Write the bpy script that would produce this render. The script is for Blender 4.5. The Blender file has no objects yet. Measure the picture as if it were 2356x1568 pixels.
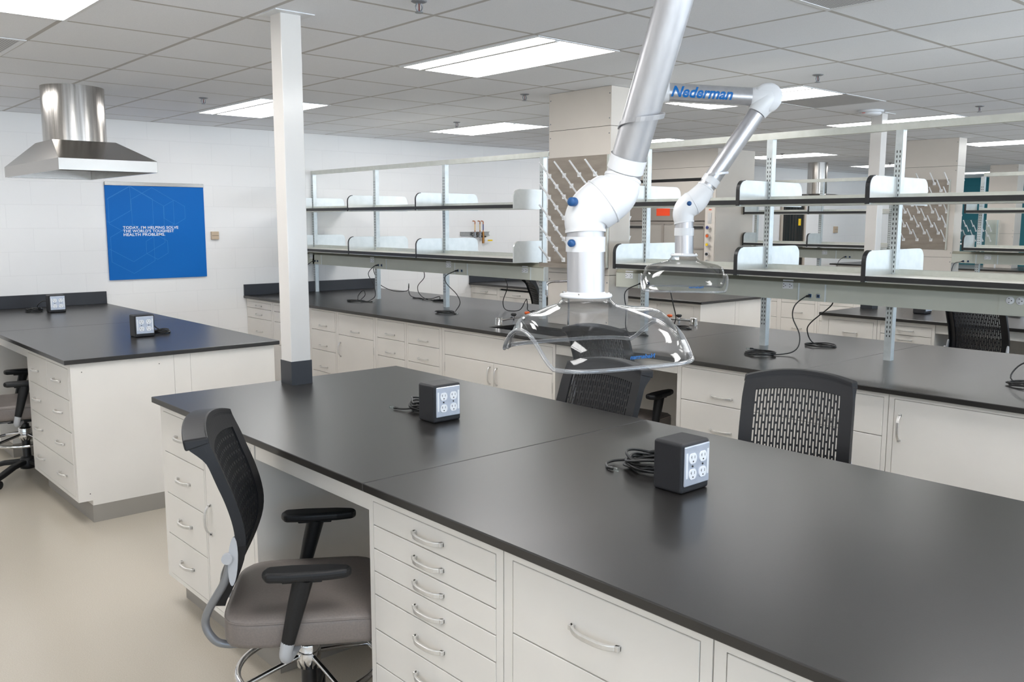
import bpy, bmesh, math, random
from mathutils import Vector, Matrix
random.seed(4)
C = bpy.context.scene.collection
PI = math.pi
sc = bpy.context.scene

# ------------------------------------------------------------------ materials
def mat(name, col, rough=.5, metal=0., spec=.5, **k):
    m = bpy.data.materials.new(name); m.use_nodes = True
    nt = m.node_tree; b = nt.nodes['Principled BSDF']
    b.inputs['Base Color'].default_value = (*col, 1)
    b.inputs['Roughness'].default_value = rough
    b.inputs['Metallic'].default_value = metal
    b.inputs['Specular IOR Level'].default_value = spec
    for a, v in k.items(): b.inputs[a].default_value = v
    return m

def srgb(r, g, b):
    f = lambda c: (c/255/12.92 if c/255 <= .04045 else ((c/255+.055)/1.055)**2.4)
    return (f(r), f(g), f(b))

def N(nt, t, **k):
    n = nt.nodes.new(t)
    for a, v in k.items():
        if hasattr(n, a): setattr(n, a, v)
        else: n.inputs[a.replace('_', ' ')].default_value = v
    return n

def noise_mat(name, c1, c2, scale, rough, metal=0., bump=0., stretch=(1, 1, 1), detail=6, rough2=None, bscale=None, spec=.5):
    m = mat(name, c1, rough, metal, spec); nt = m.node_tree; b = nt.nodes['Principled BSDF']
    tc = N(nt, 'ShaderNodeTexCoord'); mp = N(nt, 'ShaderNodeMapping'); mp.inputs['Scale'].default_value = stretch
    nt.links.new(tc.outputs['Object'], mp.inputs['Vector'])
    no = N(nt, 'ShaderNodeTexNoise'); no.inputs['Scale'].default_value = scale; no.inputs['Detail'].default_value = detail
    nt.links.new(mp.outputs['Vector'], no.inputs['Vector'])
    r = N(nt, 'ShaderNodeValToRGB'); r.color_ramp.elements[0].color = (*c1, 1); r.color_ramp.elements[1].color = (*c2, 1)
    r.color_ramp.elements[0].position = .35; r.color_ramp.elements[1].position = .65
    nt.links.new(no.outputs['Fac'], r.inputs['Fac']); nt.links.new(r.outputs['Color'], b.inputs['Base Color'])
    if rough2 is not None:
        mr = N(nt, 'ShaderNodeMapRange'); mr.inputs['To Min'].default_value = rough; mr.inputs['To Max'].default_value = rough2
        nt.links.new(no.outputs['Fac'], mr.inputs['Value']); nt.links.new(mr.outputs['Result'], b.inputs['Roughness'])
    if bump:
        src = no
        if bscale:
            src = N(nt, 'ShaderNodeTexNoise'); src.inputs['Scale'].default_value = bscale; src.inputs['Detail'].default_value = 4
            nt.links.new(mp.outputs['Vector'], src.inputs['Vector'])
        bp = N(nt, 'ShaderNodeBump'); bp.inputs['Strength'].default_value = bump; bp.inputs['Distance'].default_value = .002
        nt.links.new(src.outputs['Fac'], bp.inputs['Height']); nt.links.new(bp.outputs['Normal'], b.inputs['Normal'])
    return m

def block_wall(name, col, joint, axis):
    m = mat(name, col, .45); nt = m.node_tree; b = nt.nodes['Principled BSDF']
    tc = N(nt, 'ShaderNodeTexCoord'); sp = N(nt, 'ShaderNodeSeparateXYZ'); cb = N(nt, 'ShaderNodeCombineXYZ')
    nt.links.new(tc.outputs['Object'], sp.inputs[0])
    nt.links.new(sp.outputs[axis], cb.inputs['X']); nt.links.new(sp.outputs['Z'], cb.inputs['Y'])
    br = N(nt, 'ShaderNodeTexBrick'); br.offset = .5
    br.inputs['Color1'].default_value = (*col, 1); br.inputs['Color2'].default_value = (*[c*.985 for c in col], 1)
    br.inputs['Mortar'].default_value = (*joint, 1); br.inputs['Scale'].default_value = 1
    br.inputs['Mortar Size'].default_value = .003; br.inputs['Mortar Smooth'].default_value = .6
    br.inputs['Brick Width'].default_value = .4064; br.inputs['Row Height'].default_value = .2032
    nt.links.new(cb.outputs[0], br.inputs['Vector']); nt.links.new(br.outputs['Color'], b.inputs['Base Color'])
    no = N(nt, 'ShaderNodeTexNoise'); no.inputs['Scale'].default_value = 160
    nt.links.new(tc.outputs['Object'], no.inputs['Vector'])
    mx = N(nt, 'ShaderNodeMath', operation='MULTIPLY_ADD'); mx.inputs[1].default_value = -1.; 
    nt.links.new(br.outputs['Fac'], mx.inputs[0])
    m2 = N(nt, 'ShaderNodeMath', operation='MULTIPLY'); m2.inputs[1].default_value = .18
    nt.links.new(no.outputs['Fac'], m2.inputs[0]); nt.links.new(m2.outputs[0], mx.inputs[2])
    bp = N(nt, 'ShaderNodeBump'); bp.inputs['Strength'].default_value = .28; bp.inputs['Distance'].default_value = .002
    nt.links.new(mx.outputs[0], bp.inputs['Height']); nt.links.new(bp.outputs['Normal'], b.inputs['Normal'])
    return m

def clear_mat(name, tint, rough=.04, dens=1.):
    m = bpy.data.materials.new(name); m.use_nodes = True; nt = m.node_tree; nt.nodes.clear()
    out = N(nt, 'ShaderNodeOutputMaterial'); mx = N(nt, 'ShaderNodeMixShader')
    tr = N(nt, 'ShaderNodeBsdfTransparent'); tr.inputs['Color'].default_value = (*tint, 1)
    gl = N(nt, 'ShaderNodeBsdfGlossy'); gl.inputs['Roughness'].default_value = rough
    lw = N(nt, 'ShaderNodeLayerWeight'); lw.inputs['Blend'].default_value = .5
    pw = N(nt, 'ShaderNodeMath', operation='POWER'); pw.inputs[1].default_value = 4.
    ma = N(nt, 'ShaderNodeMath', operation='MULTIPLY_ADD'); ma.inputs[1].default_value = .85*dens; ma.inputs[2].default_value = .035*dens
    nt.links.new(lw.outputs['Facing'], pw.inputs[0]); nt.links.new(pw.outputs[0], ma.inputs[0]); nt.links.new(ma.outputs[0], mx.inputs[0])
    nt.links.new(tr.outputs[0], mx.inputs[1]); nt.links.new(gl.outputs[0], mx.inputs[2]); nt.links.new(mx.outputs[0], out.inputs[0])
    return m

def emit_mat(name, col, s):
    m = bpy.data.materials.new(name); m.use_nodes = True; nt = m.node_tree; nt.nodes.clear()
    out = N(nt, 'ShaderNodeOutputMaterial'); e = N(nt, 'ShaderNodeEmission')
    e.inputs['Color'].default_value = (*col, 1); e.inputs['Strength'].default_value = s
    nt.links.new(e.outputs[0], out.inputs[0]); return m

def upright_mat():
    m = noise_mat('galvanised upright', srgb(200, 206, 206), srgb(211, 216, 216), 30, .38, .55)
    nt = m.node_tree; b = nt.nodes['Principled BSDF']
    src = b.inputs['Base Color'].links[0].from_socket
    tc = N(nt, 'ShaderNodeTexCoord'); sp = N(nt, 'ShaderNodeSeparateXYZ'); nt.links.new(tc.outputs['Object'], sp.inputs[0])
    def M(op, a, v=None, c=None):
        n = N(nt, 'ShaderNodeMath', operation=op)
        for i, q in enumerate((a, v, c)):
            if q is None: continue
            if isinstance(q, (int, float)): n.inputs[i].default_value = q
            else: nt.links.new(q, n.inputs[i])
        return n.outputs[0]
    ax = M('ABSOLUTE', sp.outputs['X']); dx = M('ABSOLUTE', M('SUBTRACT', ax, .0085)); mx_ = M('LESS_THAN', dx, .0027)
    fz = M('FRACT', M('DIVIDE', sp.outputs['Z'], .0254)); mz = M('LESS_THAN', fz, .52)
    top = M('LESS_THAN', sp.outputs['Z'], 1.14); bot = M('GREATER_THAN', sp.outputs['Z'], .13)
    k = M('MULTIPLY', M('MULTIPLY', mx_, mz), M('MULTIPLY', top, bot))
    mix = N(nt, 'ShaderNodeMixRGB'); nt.links.new(k, mix.inputs[0]); nt.links.new(src, mix.inputs[1]); mix.inputs[2].default_value = (.03, .03, .03, 1)
    nt.links.new(mix.outputs[0], b.inputs['Base Color'])
    nt.links.new(M('MULTIPLY', M('SUBTRACT', 1., k), .55), b.inputs['Metallic'])
    return m

def eggcrate():
    m = mat('egg crate grille', srgb(190, 190, 192), .5); nt = m.node_tree; b = nt.nodes['Principled BSDF']
    tc = N(nt, 'ShaderNodeTexCoord'); br = N(nt, 'ShaderNodeTexBrick'); br.offset = 0
    br.inputs['Color1'].default_value = (.16, .16, .17, 1); br.inputs['Color2'].default_value = (.16, .16, .17, 1)
    br.inputs['Mortar'].default_value = (.6, .6, .61, 1); br.inputs['Scale'].default_value = 1
    br.inputs['Brick Width'].default_value = .0127; br.inputs['Row Height'].default_value = .0127; br.inputs['Mortar Size'].default_value = .003
    nt.links.new(tc.outputs['Object'], br.inputs['Vector']); nt.links.new(br.outputs['Color'], b.inputs['Base Color'])
    return m

M = {}
M['wall'] = block_wall('white painted block', srgb(238, 237, 236), srgb(231, 230, 229), 'Y')
M['teal'] = block_wall('teal painted block', srgb(18, 105, 118), srgb(14, 92, 104), 'X')
M['plain'] = noise_mat('plain wall paint', srgb(232, 230, 226), srgb(228, 226, 222), 3, .5)
M['floor'] = noise_mat('beige epoxy floor', srgb(189, 181, 168), srgb(181, 173, 160), 220, .15, bump=.06, rough2=.26, bscale=60)
M['tile'] = noise_mat('mineral fibre ceiling tile', srgb(240, 242, 246), srgb(232, 234, 238), 320, .9, bump=.35)
M['tbar'] = mat('white ceiling grid', srgb(186, 183, 180), .6)
M['top'] = noise_mat('black phenolic worktop', (.0130, .0118, .0110), (.0195, .0178, .0166), 500, .27, rough2=.34, bump=.04, spec=.7)
M['cab'] = noise_mat('cream painted steel', srgb(227, 223, 217), srgb(224, 220, 214), 4, .30)
M['gap'] = mat('dark joint', (.02, .02, .02), .8)
M['kick'] = mat('grey rubber base', srgb(150, 145, 138), .5)
M['splash'] = mat('black splash board', (.028, .030, .036), .38)
M['pull'] = noise_mat('satin nickel pull', srgb(214, 212, 208), srgb(224, 222, 219), 60, .34, .7, stretch=(1, 1, 8))
M['galv'] = noise_mat('galvanised sheet', srgb(204, 206, 198), srgb(211, 213, 206), 24, .34, .65)
M['galvp'] = noise_mat('galvanised end plate', srgb(208, 212, 211), srgb(216, 219, 218), 18, .32, .45)
M['upright'] = upright_mat()
M['shelf'] = noise_mat('pale shelf laminate', srgb(228, 226, 218), srgb(222, 220, 212), 6, .3)
M['edge'] = mat('black edge band', (.017, .017, .018), .42)
M['race'] = noise_mat('sage grey raceway', srgb(204, 206, 194), srgb(200, 202, 190), 5, .42)
M['race2'] = mat('raceway lip', srgb(150, 148, 132), .45)
M['racend'] = mat('raceway joint strip', srgb(222, 230, 232), .4)
M['steel'] = noise_mat('brushed stainless', srgb(162, 158, 153), srgb(168, 164, 159), 160, .24, 1., stretch=(.3, .3, 3), rough2=.27)
M['steelv'] = noise_mat('brushed stainless duct', srgb(172, 168, 162), srgb(196, 192, 188), 60, .15, 1., bump=.03, stretch=(1, 1, .02), rough2=.26)
M['board'] = noise_mat('stainless peg board', srgb(156, 146, 135), srgb(170, 160, 149), 12, .32, .75, stretch=(.4, 1, 2))
M['chrome'] = mat('chrome', (.75, .75, .76), .07, 1.)
M['alu'] = noise_mat('satin anodised tube', srgb(190, 190, 193), srgb(198, 198, 201), 40, .36, .72, stretch=(1, 1, .1))
M['white'] = mat('white plastic', srgb(224, 225, 227), .32)
M['peg'] = mat('white polypropylene', srgb(240, 240, 240), .4)
M['blue'] = mat('blue plastic', srgb(20, 76, 130), .45)
M['poster'] = noise_mat('blue sign panel', srgb(0, 100, 182), srgb(0, 104, 188), 300, .6, spec=.25)
M['posterline'] = mat('pale blue line print', srgb(34, 132, 204), .5)
M['print'] = mat('white print', srgb(235, 240, 245), .5)
M['logo'] = mat('blue print', srgb(0, 104, 178), .4)
M['black'] = noise_mat('black moulded plastic', (.009, .009, .010), (.013, .013, .014), 300, .46, bump=.08, spec=.35)
M['blackm'] = mat('black metal', (.014, .014, .015), .3)
M['frame'] = mat('black backrest frame', (.011, .011, .013), .46, 0., .35)
M['vinyl'] = noise_mat('taupe vinyl', srgb(124, 115, 110), srgb(116, 108, 104), 180, .45, bump=.1)
M['greyp'] = mat('grey metal paint', srgb(140, 142, 146), .32, .5)
M['lgrey'] = mat('light grey plastic', srgb(176, 178, 182), .4)
M['cord'] = mat('black cable sheath', (.012, .012, .012), .38)
M['chase'] = noise_mat('beige steel panel', srgb(216, 208, 198), srgb(213, 205, 195), 4, .38)
M['box'] = noise_mat('black textured box', (.012, .012, .014), (.02, .02, .023), 800, .5, bump=.2)
M['plate'] = noise_mat('satin steel wall plate', srgb(192, 198, 210), srgb(200, 206, 218), 40, .3, .4)
M['outlet'] = mat('white receptacle', srgb(240, 241, 243), .35)
M['slot'] = mat('dark slot', (.02, .02, .02), .6)
M['colm'] = noise_mat('column enamel', srgb(218, 214, 209), srgb(216, 212, 207), 6, .16)
M['grille'] = eggcrate()
M['lamp'] = emit_mat('lamp diffuser', (1., .99, .98), 13.5)
M['lampbar'] = mat('lamp divider', srgb(220, 220, 218), .5)
M['clear'] = clear_mat('clear polycarbonate', (.955, .96, .965), .03, 1.15)
M['rimc'] = clear_mat('clear rim', (.90, .915, .935), .10, 3.)
nt = M['rimc'].node_tree; om = [n for n in nt.nodes if n.type == 'OUTPUT_MATERIAL'][0]; old = om.inputs[0].links[0].from_socket
df = N(nt, 'ShaderNodeBsdfDiffuse'); df.inputs['Color'].default_value = (.86, .88, .91, 1); m2 = N(nt, 'ShaderNodeMixShader'); m2.inputs[0].default_value = .10
nt.links.new(old, m2.inputs[1]); nt.links.new(df.outputs[0], m2.inputs[2]); nt.links.new(m2.outputs[0], om.inputs[0])
M['acry'] = clear_mat('clear acrylic', (.9, .95, .95), .03, 1.)
M['pane'] = clear_mat('window glass', (.97, .98, .98), .0, .6)
M['tan'] = mat('tan plastic', srgb(196, 176, 152), .45)
M['orange'] = mat('orange plastic', srgb(228, 96, 30), .45)
M['red'] = mat('orange red sign', srgb(250, 78, 30), .5)
M['yellow'] = mat('yellow plastic', srgb(240, 200, 30), .45)
M['tape'] = mat('pale yellow tape', srgb(222, 190, 130), .5)
M['brass'] = mat('brass', srgb(168, 120, 70), .3, .9)
M['copper'] = mat('copper pipe', srgb(176, 108, 70), .35, .9)
M['bulb'] = mat('dark red bulb', (.12, .01, .01), .3)
M['navy'] = mat('navy tape', srgb(50, 60, 120), .5)
M['sash'] = mat('fume hood sash frame', srgb(150, 142, 134), .45)
M['hoodpane'] = mat('fume hood pane', srgb(170, 164, 156), .12, 0., .6)
M['fume'] = noise_mat('fume hood enamel', srgb(218, 210, 200), srgb(215, 207, 197), 4, .36)
M['doorw'] = mat('door timber', srgb(190, 178, 164), .45)
M['dark'] = noise_mat('dark blind behind glass', (.02, .018, .016), (.05, .045, .04), 3, .2, stretch=(1, 14, .1))
M['basin'] = mat('black epoxy basin', (.012, .012, .014), .4)
M['frost'] = mat('window frame', srgb(120, 122, 126), .4, .5)

# ------------------------------------------------------------------ mesh builder
class MB:
    def __init__(s): s.v = []; s.f = []; s.sm = []
    def add(s, vs, fs, smooth=False):
        o = len(s.v); s.v += [tuple(v) for v in vs]
        for f in fs: s.f.append([i+o for i in f]); s.sm.append(smooth)
        return s
    def box(s, x0, x1, y0, y1, z0, z1):
        x0, x1 = min(x0, x1), max(x0, x1); y0, y1 = min(y0, y1), max(y0, y1); z0, z1 = min(z0, z1), max(z0, z1)
        return s.add([(x0,y0,z0),(x1,y0,z0),(x1,y1,z0),(x0,y1,z0),(x0,y0,z1),(x1,y0,z1),(x1,y1,z1),(x0,y1,z1)],
                     [(0,3,2,1),(4,5,6,7),(0,1,5,4),(1,2,6,5),(2,3,7,6),(3,0,4,7)])
    def tube(s, pts, r, n=10, cap=True, smooth=True, up=None):
        pts = [Vector(p) for p in pts]; R = r if isinstance(r, (list, tuple)) else [r]*len(pts)
        rings = []; pn = None
        for i, p in enumerate(pts):
            t = (pts[min(i+1, len(pts)-1)] - pts[max(i-1, 0)]).normalized()
            if pn is None:
                a = Vector((0, 0, 1)) if abs(t.z) < .9 else Vector((1, 0, 0))
                pn = (a - t*a.dot(t)).normalized()
            else:
                pn = (pn - t*pn.dot(t)).normalized()
            b = t.cross(pn)
            rings.append([p + (pn*math.cos(2*PI*k/n) + b*math.sin(2*PI*k/n))*R[i] for k in range(n)])
        vs = [v for g in rings for v in g]; fs = []
        for i in range(len(pts)-1):
            for k in range(n):
                fs.append((i*n+k, i*n+(k+1) % n, (i+1)*n+(k+1) % n, (i+1)*n+k))
        s.add(vs, fs, smooth)
        if cap:
            s.add(rings[0], [tuple(range(n))[::-1]]); s.add(rings[-1], [tuple(range(n))])
        return s
    def cyl(s, p0, p1, r0, r1=None, n=20): return s.tube([p0, p1], [r0, r0 if r1 is None else r1], n)
    def lathe(s, prof, c=(0, 0, 0), n=28, axis=None):
        c = Vector(c); Q = Matrix.Identity(3)
        if axis is not None: Q = Vector((0, 0, 1)).rotation_difference(Vector(axis)).to_matrix()
        vs = []; fs = []
        for r, z in prof:
            for k in range(n):
                vs.append(c + Q @ Vector((r*math.cos(2*PI*k/n), r*math.sin(2*PI*k/n), z)))
        for i in range(len(prof)-1):
            for k in range(n): fs.append((i*n+k, i*n+(k+1) % n, (i+1)*n+(k+1) % n, (i+1)*n+k))
        s.add(vs, fs, True)
        return s
    def prism(s, poly, axis, a0, a1):
        # poly in the two other axes (ordered), extruded along axis from a0 to a1
        def P(p, a): return {'x': (a, p[0], p[1]), 'y': (p[0], a, p[1]), 'z': (p[0], p[1], a)}[axis]
        n = len(poly)
        s.add([P(p, a0) for p in poly] + [P(p, a1) for p in poly],
              [tuple(range(n))[::-1], tuple(range(n, 2*n))] + [(i, (i+1) % n, n+(i+1) % n, n+i) for i in range(n)])
        return s
    def strip(s, pts, wdir, w, t, ndir=None):
        # flat band: centre line pts, width vector direction wdir, thickness t along local normal
        pts = [Vector(p) for p in pts]; wd = Vector(wdir).normalized(); vs = []; fs = []
        for i, p in enumerate(pts):
            tg = (pts[min(i+1, len(pts)-1)] - pts[max(i-1, 0)]).normalized(); n = tg.cross(wd).normalized()
            vs += [p+wd*w/2+n*t/2, p-wd*w/2+n*t/2, p-wd*w/2-n*t/2, p+wd*w/2-n*t/2]
        for i in range(len(pts)-1):
            for k in range(4): fs.append((i*4+k, i*4+(k+1) % 4, i*4+4+(k+1) % 4, i*4+4+k))
        L = (len(pts)-1)*4
        fs += [(3, 2, 1, 0), (L, L+1, L+2, L+3)]
        return s.add(vs, fs)
    def grid(s, fn, nu, nv, closed=False, smooth=True):
        vs = [fn(i/(nu if closed else nu-1), j/(nv-1)) for j in range(nv) for i in range(nu)]; fs = []
        for j in range(nv-1):
            for i in range(nu if closed else nu-1):
                a = j*nu+i; b = j*nu+(i+1) % nu
                fs.append((a, b, b+nu, a+nu))
        return s.add(vs, fs, smooth)
    def shift(s, d):
        s.v = [(x+d[0], y+d[1], z+d[2]) for x, y, z in s.v]; return s

def spline(P, n=8):
    P = [Vector(p) for p in P]; out = []
    for i in range(len(P)-1):
        p0 = P[max(i-1, 0)]; p1 = P[i]; p2 = P[i+1]; p3 = P[min(i+2, len(P)-1)]
        for k in range(n):
            t = k/n
            out.append(.5*((2*p1) + (p2-p0)*t + (2*p0-5*p1+4*p2-p3)*t*t + (3*p1-p0-3*p2+p3)*t**3))
    out.append(P[-1]); return out

def obj(name, mb, m, parent=None, bevel=0, seg=2, world=True, weld=False):
    me = bpy.data.meshes.new(name)
    if world and parent is not None:
        r = parent
        while r.parent: r = r.parent
        l = r.get('_loc', (0, 0, 0)); mb.shift((-l[0], -l[1], -l[2]))
    me.from_pydata(mb.v, [], mb.f); me.update()
    bm = bmesh.new(); bm.from_mesh(me)
    if weld: bmesh.ops.remove_doubles(bm, verts=bm.verts, dist=1e-5)
    bmesh.ops.recalc_face_normals(bm, faces=bm.faces)
    bm.to_mesh(me); bm.free()
    if len(me.polygons) == len(mb.sm): me.polygons.foreach_set('use_smooth', mb.sm)
    me.materials.append(M[m] if isinstance(m, str) else m)
    o = bpy.data.objects.new(name, me); C.objects.link(o)
    if parent is not None: o.parent = parent
    if bevel:
        b = o.modifiers.new('bevel', 'BEVEL'); b.width = bevel; b.segments = seg; b.limit_method = 'ANGLE'; b.angle_limit = .7
    return o

def thing(name, label, cat, loc=(0, 0, 0), rz=0, group=None):
    o = bpy.data.objects.new(name, None); C.objects.link(o); o.empty_display_size = .05
    o.location = loc; o.rotation_euler = (0, 0, rz)
    o['label'] = label; o['category'] = cat; o['_loc'] = tuple(loc)
    if group: o['group'] = group
    return o

def tag(o, label, cat, group=None, kind=None):
    if label: o['label'] = label
    if cat: o['category'] = cat
    if group: o['group'] = group
    if kind: o['kind'] = kind
    return o

def struct(name, mb, m, bevel=0):
    o = obj(name, mb, m, bevel=bevel); o['kind'] = 'structure'; return o

def single(name, mb, m, label, cat, loc, group=None, bevel=0, weld=False):
    mb.shift((-loc[0], -loc[1], -loc[2]))
    o = obj(name, mb, m, bevel=bevel, weld=weld); o.location = loc
    return tag(o, label, cat, group)

def dup(root, loc, rz, label, group=None):
    r = root.copy(); C.objects.link(r); r.location = loc; r.rotation_euler = (0, 0, rz); r['label'] = label; r['_loc'] = tuple(loc)
    if group: r['group'] = group
    for ch in list(root.children):
        c = ch.copy(); C.objects.link(c); c.parent = r
        for g in list(ch.children):
            d = g.copy(); C.objects.link(d); d.parent = c
    return r

def text_mesh(name, s, size, m, parent=None, shear=0., bold=0., align='LEFT', extrude=.0005, spacing=1.):
    cu = bpy.data.curves.new(name, 'FONT'); cu.body = s; cu.size = size; cu.shear = shear; cu.offset = bold; cu.align_x = align
    cu.extrude = extrude; cu.resolution_u = 4; cu.space_character = spacing
    tmp = bpy.data.objects.new('tmp', cu); C.objects.link(tmp)
    bpy.context.view_layer.update()
    me = bpy.data.meshes.new_from_object(tmp.evaluated_get(bpy.context.evaluated_depsgraph_get()))
    bpy.data.objects.remove(tmp); bpy.data.curves.remove(cu)
    me.materials.clear(); me.materials.append(M[m])
    o = bpy.data.objects.new(name, me); C.objects.link(o)
    if parent is not None: o.parent = parent
    return o

# ------------------------------------------------------------------ camera
ZC, ZK, HC = .940, 2.605, 1.697
R = [[0.6621313135146397, 0.7493866779600591, 0.0013155072650425674], [0.10126919926406391, -0.08773823317899752, -0.990982619282015], [-0.7425137526967382, 0.6562938437427358, -0.13398402039643553]]
cam = bpy.data.cameras.new('camera'); co = bpy.data.objects.new('camera', cam); C.objects.link(co)
co.matrix_world = Matrix(((R[0][0], -R[1][0], -R[2][0], 0), (R[0][1], -R[1][1], -R[2][1], 0), (R[0][2], -R[1][2], -R[2][2], HC), (0, 0, 0, 1)))
cam.sensor_fit = 'HORIZONTAL'; cam.sensor_width = 36; cam.lens = 2044.583/2356*36; cam.clip_start = .02; cam.clip_end = 200
sc.camera = co

# ------------------------------------------------------------------ room
XL, XR, YF, YB = -8.58, 3.4, -9.6, 19.9
struct('floor', MB().box(XL-.2, XR+.2, YF-.2, YB+.2, -.12, 0), 'floor')
struct('ceiling', MB().box(XL-.2, XR+.2, YF-.2, YB+.2, ZK+.0002, ZK+.14), 'tile')
g = MB(); k = -30
GX, GY, GP = -5.154, 1.2524, .6096
for i in range(-20, 30):
    x = GX + GP*i
    if XL < x < XR: g.box(x-.011, x+.011, YF, YB, ZK, ZK+.0045)
for j in range(-18, 40):
    y = GY + GP*j
    if YF < y < YB: g.box(XL, XR, y-.011, y+.011, ZK+.0001, ZK+.0045)
g.box(XL, XL+.022, YF, YB, ZK-.0005, ZK+.0045)
struct('trim_1', g, 'tbar')
struct('wall_left', MB().box(XL-.2, XL, YF-.2, YB+.2, 0, ZK+.0045), 'wall')
struct('wall_back', MB().box(XL, XR, YB, YB+.2, 0, ZK+.012), 'teal')
struct('wall_front', MB().box(XL, XR, YF-.2, YF, 0, ZK+.012), 'plain')
w = MB(); wins = [(-9.0, -5.6), (-5.0, -3.2), (-2.6, 1.2), (2.0, 5.8), (6.6, 10.4), (11.2, 15.0), (15.8, 19.2)]
w.box(XR, XR+.2, YF, YB, 0, .85); w.box(XR, XR+.2, YF, YB, 2.45, ZK+.012)
ye = [YF] + [v for a in wins for v in a] + [YB]
for a in range(0, len(ye), 2): w.box(XR, XR+.2, ye[a], ye[a+1], .85, 2.45)
struct('wall_right', w, 'plain')
for n, (a, b) in enumerate(wins):
    fr = MB()
    for y in (a, (a*2+b)/3, (a+2*b)/3, b): fr.box(XR+.06, XR+.12, y-.025 if y > a else y, y+.025 if y < b else y, .85, 2.45)
    fr.box(XR+.06, XR+.12, a, b, .85, .90); fr.box(XR+.06, XR+.12, a, b, 2.40, 2.45)
    wo = obj('window_%d' % (n+1), fr, 'frost'); wo['kind'] = 'structure'
    obj('window_pane', MB().box(XR+.088, XR+.092, a+.02, b-.02, .9, 2.4), 'pane', wo)
    L = bpy.data.lights.new('daylight portal', 'AREA'); L.shape = 'RECTANGLE'; L.size = 1.55; L.size_y = b-a-.05
    L.cycles.is_portal = True
    lo = bpy.data.objects.new('daylight_portal', L); C.objects.link(lo); lo.location = (XR+.14, (a+b)/2, 1.65); lo.rotation_euler = (0, PI/2, 0)

# world
wd = bpy.data.worlds.new('sky'); sc.world = wd; wd.use_nodes = True
nt = wd.node_tree; bg = nt.nodes['Background']; bg.inputs['Strength'].default_value = 1.
tc = N(nt, 'ShaderNodeTexCoord'); sp = N(nt, 'ShaderNodeSeparateXYZ'); nt.links.new(tc.outputs['Generated'], sp.inputs[0])
rp = N(nt, 'ShaderNodeValToRGB'); mr = N(nt, 'ShaderNodeMapRange'); mr.inputs['From Min'].default_value = -.3; mr.inputs['From Max'].default_value = .3
nt.links.new(sp.outputs['Z'], mr.inputs['Value']); nt.links.new(mr.outputs['Result'], rp.inputs['Fac'])
SKY, GND = 3.2, 12.5   # blue sky; brighter glow below the horizon added to light the ceiling
e = rp.color_ramp.elements; e[0].position = .45; e[1].position = .55
e[0].color = (.78, .88, 1., 1); e[1].color = (.55*SKY/GND, .76*SKY/GND, 1.*SKY/GND, 1)
vm = N(nt, 'ShaderNodeVectorMath', operation='SCALE'); vm.inputs['Scale'].default_value = GND
nt.links.new(rp.outputs['Color'], vm.inputs[0]); nt.links.new(vm.outputs[0], bg.inputs['Color'])

# ------------------------------------------------------------------ ceiling things
def light(x0, y0, label, grp='recessed ceiling lights'):
    x1, y1 = x0+1.219, y0+.6096; z = ZK
    t = thing('ceiling_light', label, 'ceiling light', ((x0+x1)/2, (y0+y1)/2, z), group=grp)
    f = MB(); b = .022
    f.box(x0+.004, x1-.004, y0+.004, y0+b, z-.004, z+.0042); f.box(x0+.004, x1-.004, y1-b, y1-.004, z-.004, z+.0042)
    f.box(x0+.004, x0+b, y0+b, y1-b, z-.004, z+.0042); f.box(x1-b, x1-.004, y0+b, y1-b, z-.004, z+.0042)
    obj('frame', f, 'white', t)
    obj('diffuser', MB().box(x0+b, x1-b, y0+b, y0+.135, z-.002, z+.004), 'lamp', t)
    obj('diffuser', MB().box(x0+b, x1-b, y0+.165, y1-b, z-.002, z+.004), 'lamp', t)
    obj('divider', MB().box(x0+b, x1-b, y0+.135, y0+.165, z-.008, z+.004), 'lampbar', t)
LX = {-4.544: 'c', -7.59: 'w', -1.496: 'r', 1.552: 'r2'}
lab = {(-4.544, 3.11): 'large lit ceiling panel right beside the square white column',
       (-7.59, 3.11): 'lit ceiling panel partly hidden behind the square white column top',
       (-4.544, 5.56): 'lit ceiling panel behind the upper link of the far extraction arm',
       (-7.59, 5.53): 'lit ceiling panel left of the beige service chase above the wall shelving',
       (-4.544, 7.98): 'lit ceiling panel behind the far square column and smoke detector',
       (-7.59, 7.94): 'lit ceiling panel just right of the near extraction arm, above the rack rail',
       (-4.544, 11.02): 'lit ceiling panel right of the far beige chase',
       (-7.59, 11.06): 'lit ceiling panel with a sprinkler in front, above the fume hood end',
       (-7.59, 14.2): 'lit ceiling panel left of the far column, behind the far duct',
       (-7.59, 17.6): 'small far lit ceiling panel above the teal wall'}
for (x, y), l in lab.items(): light(x, y, l)
for x, y in ((-1.496, 3.11), (-1.496, 5.56), (-1.496, 7.98), (1.552, 3.11), (1.552, 5.56), (1.552, .67), (-1.496, .67), (-4.544, .67), (-7.59, .67), (-4.544, -1.77), (-1.496, -1.77), (-4.544, -4.8), (-1.496, -4.8), (-7.59, -4.8), (1.552, -4.8), (-1.496, 11.02), (-4.544, 14.2), (1.552, 7.98)):
    light(x, y, 'recessed ceiling panel outside the picture over the near side of the room', 'ceiling lights outside the picture')

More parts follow.
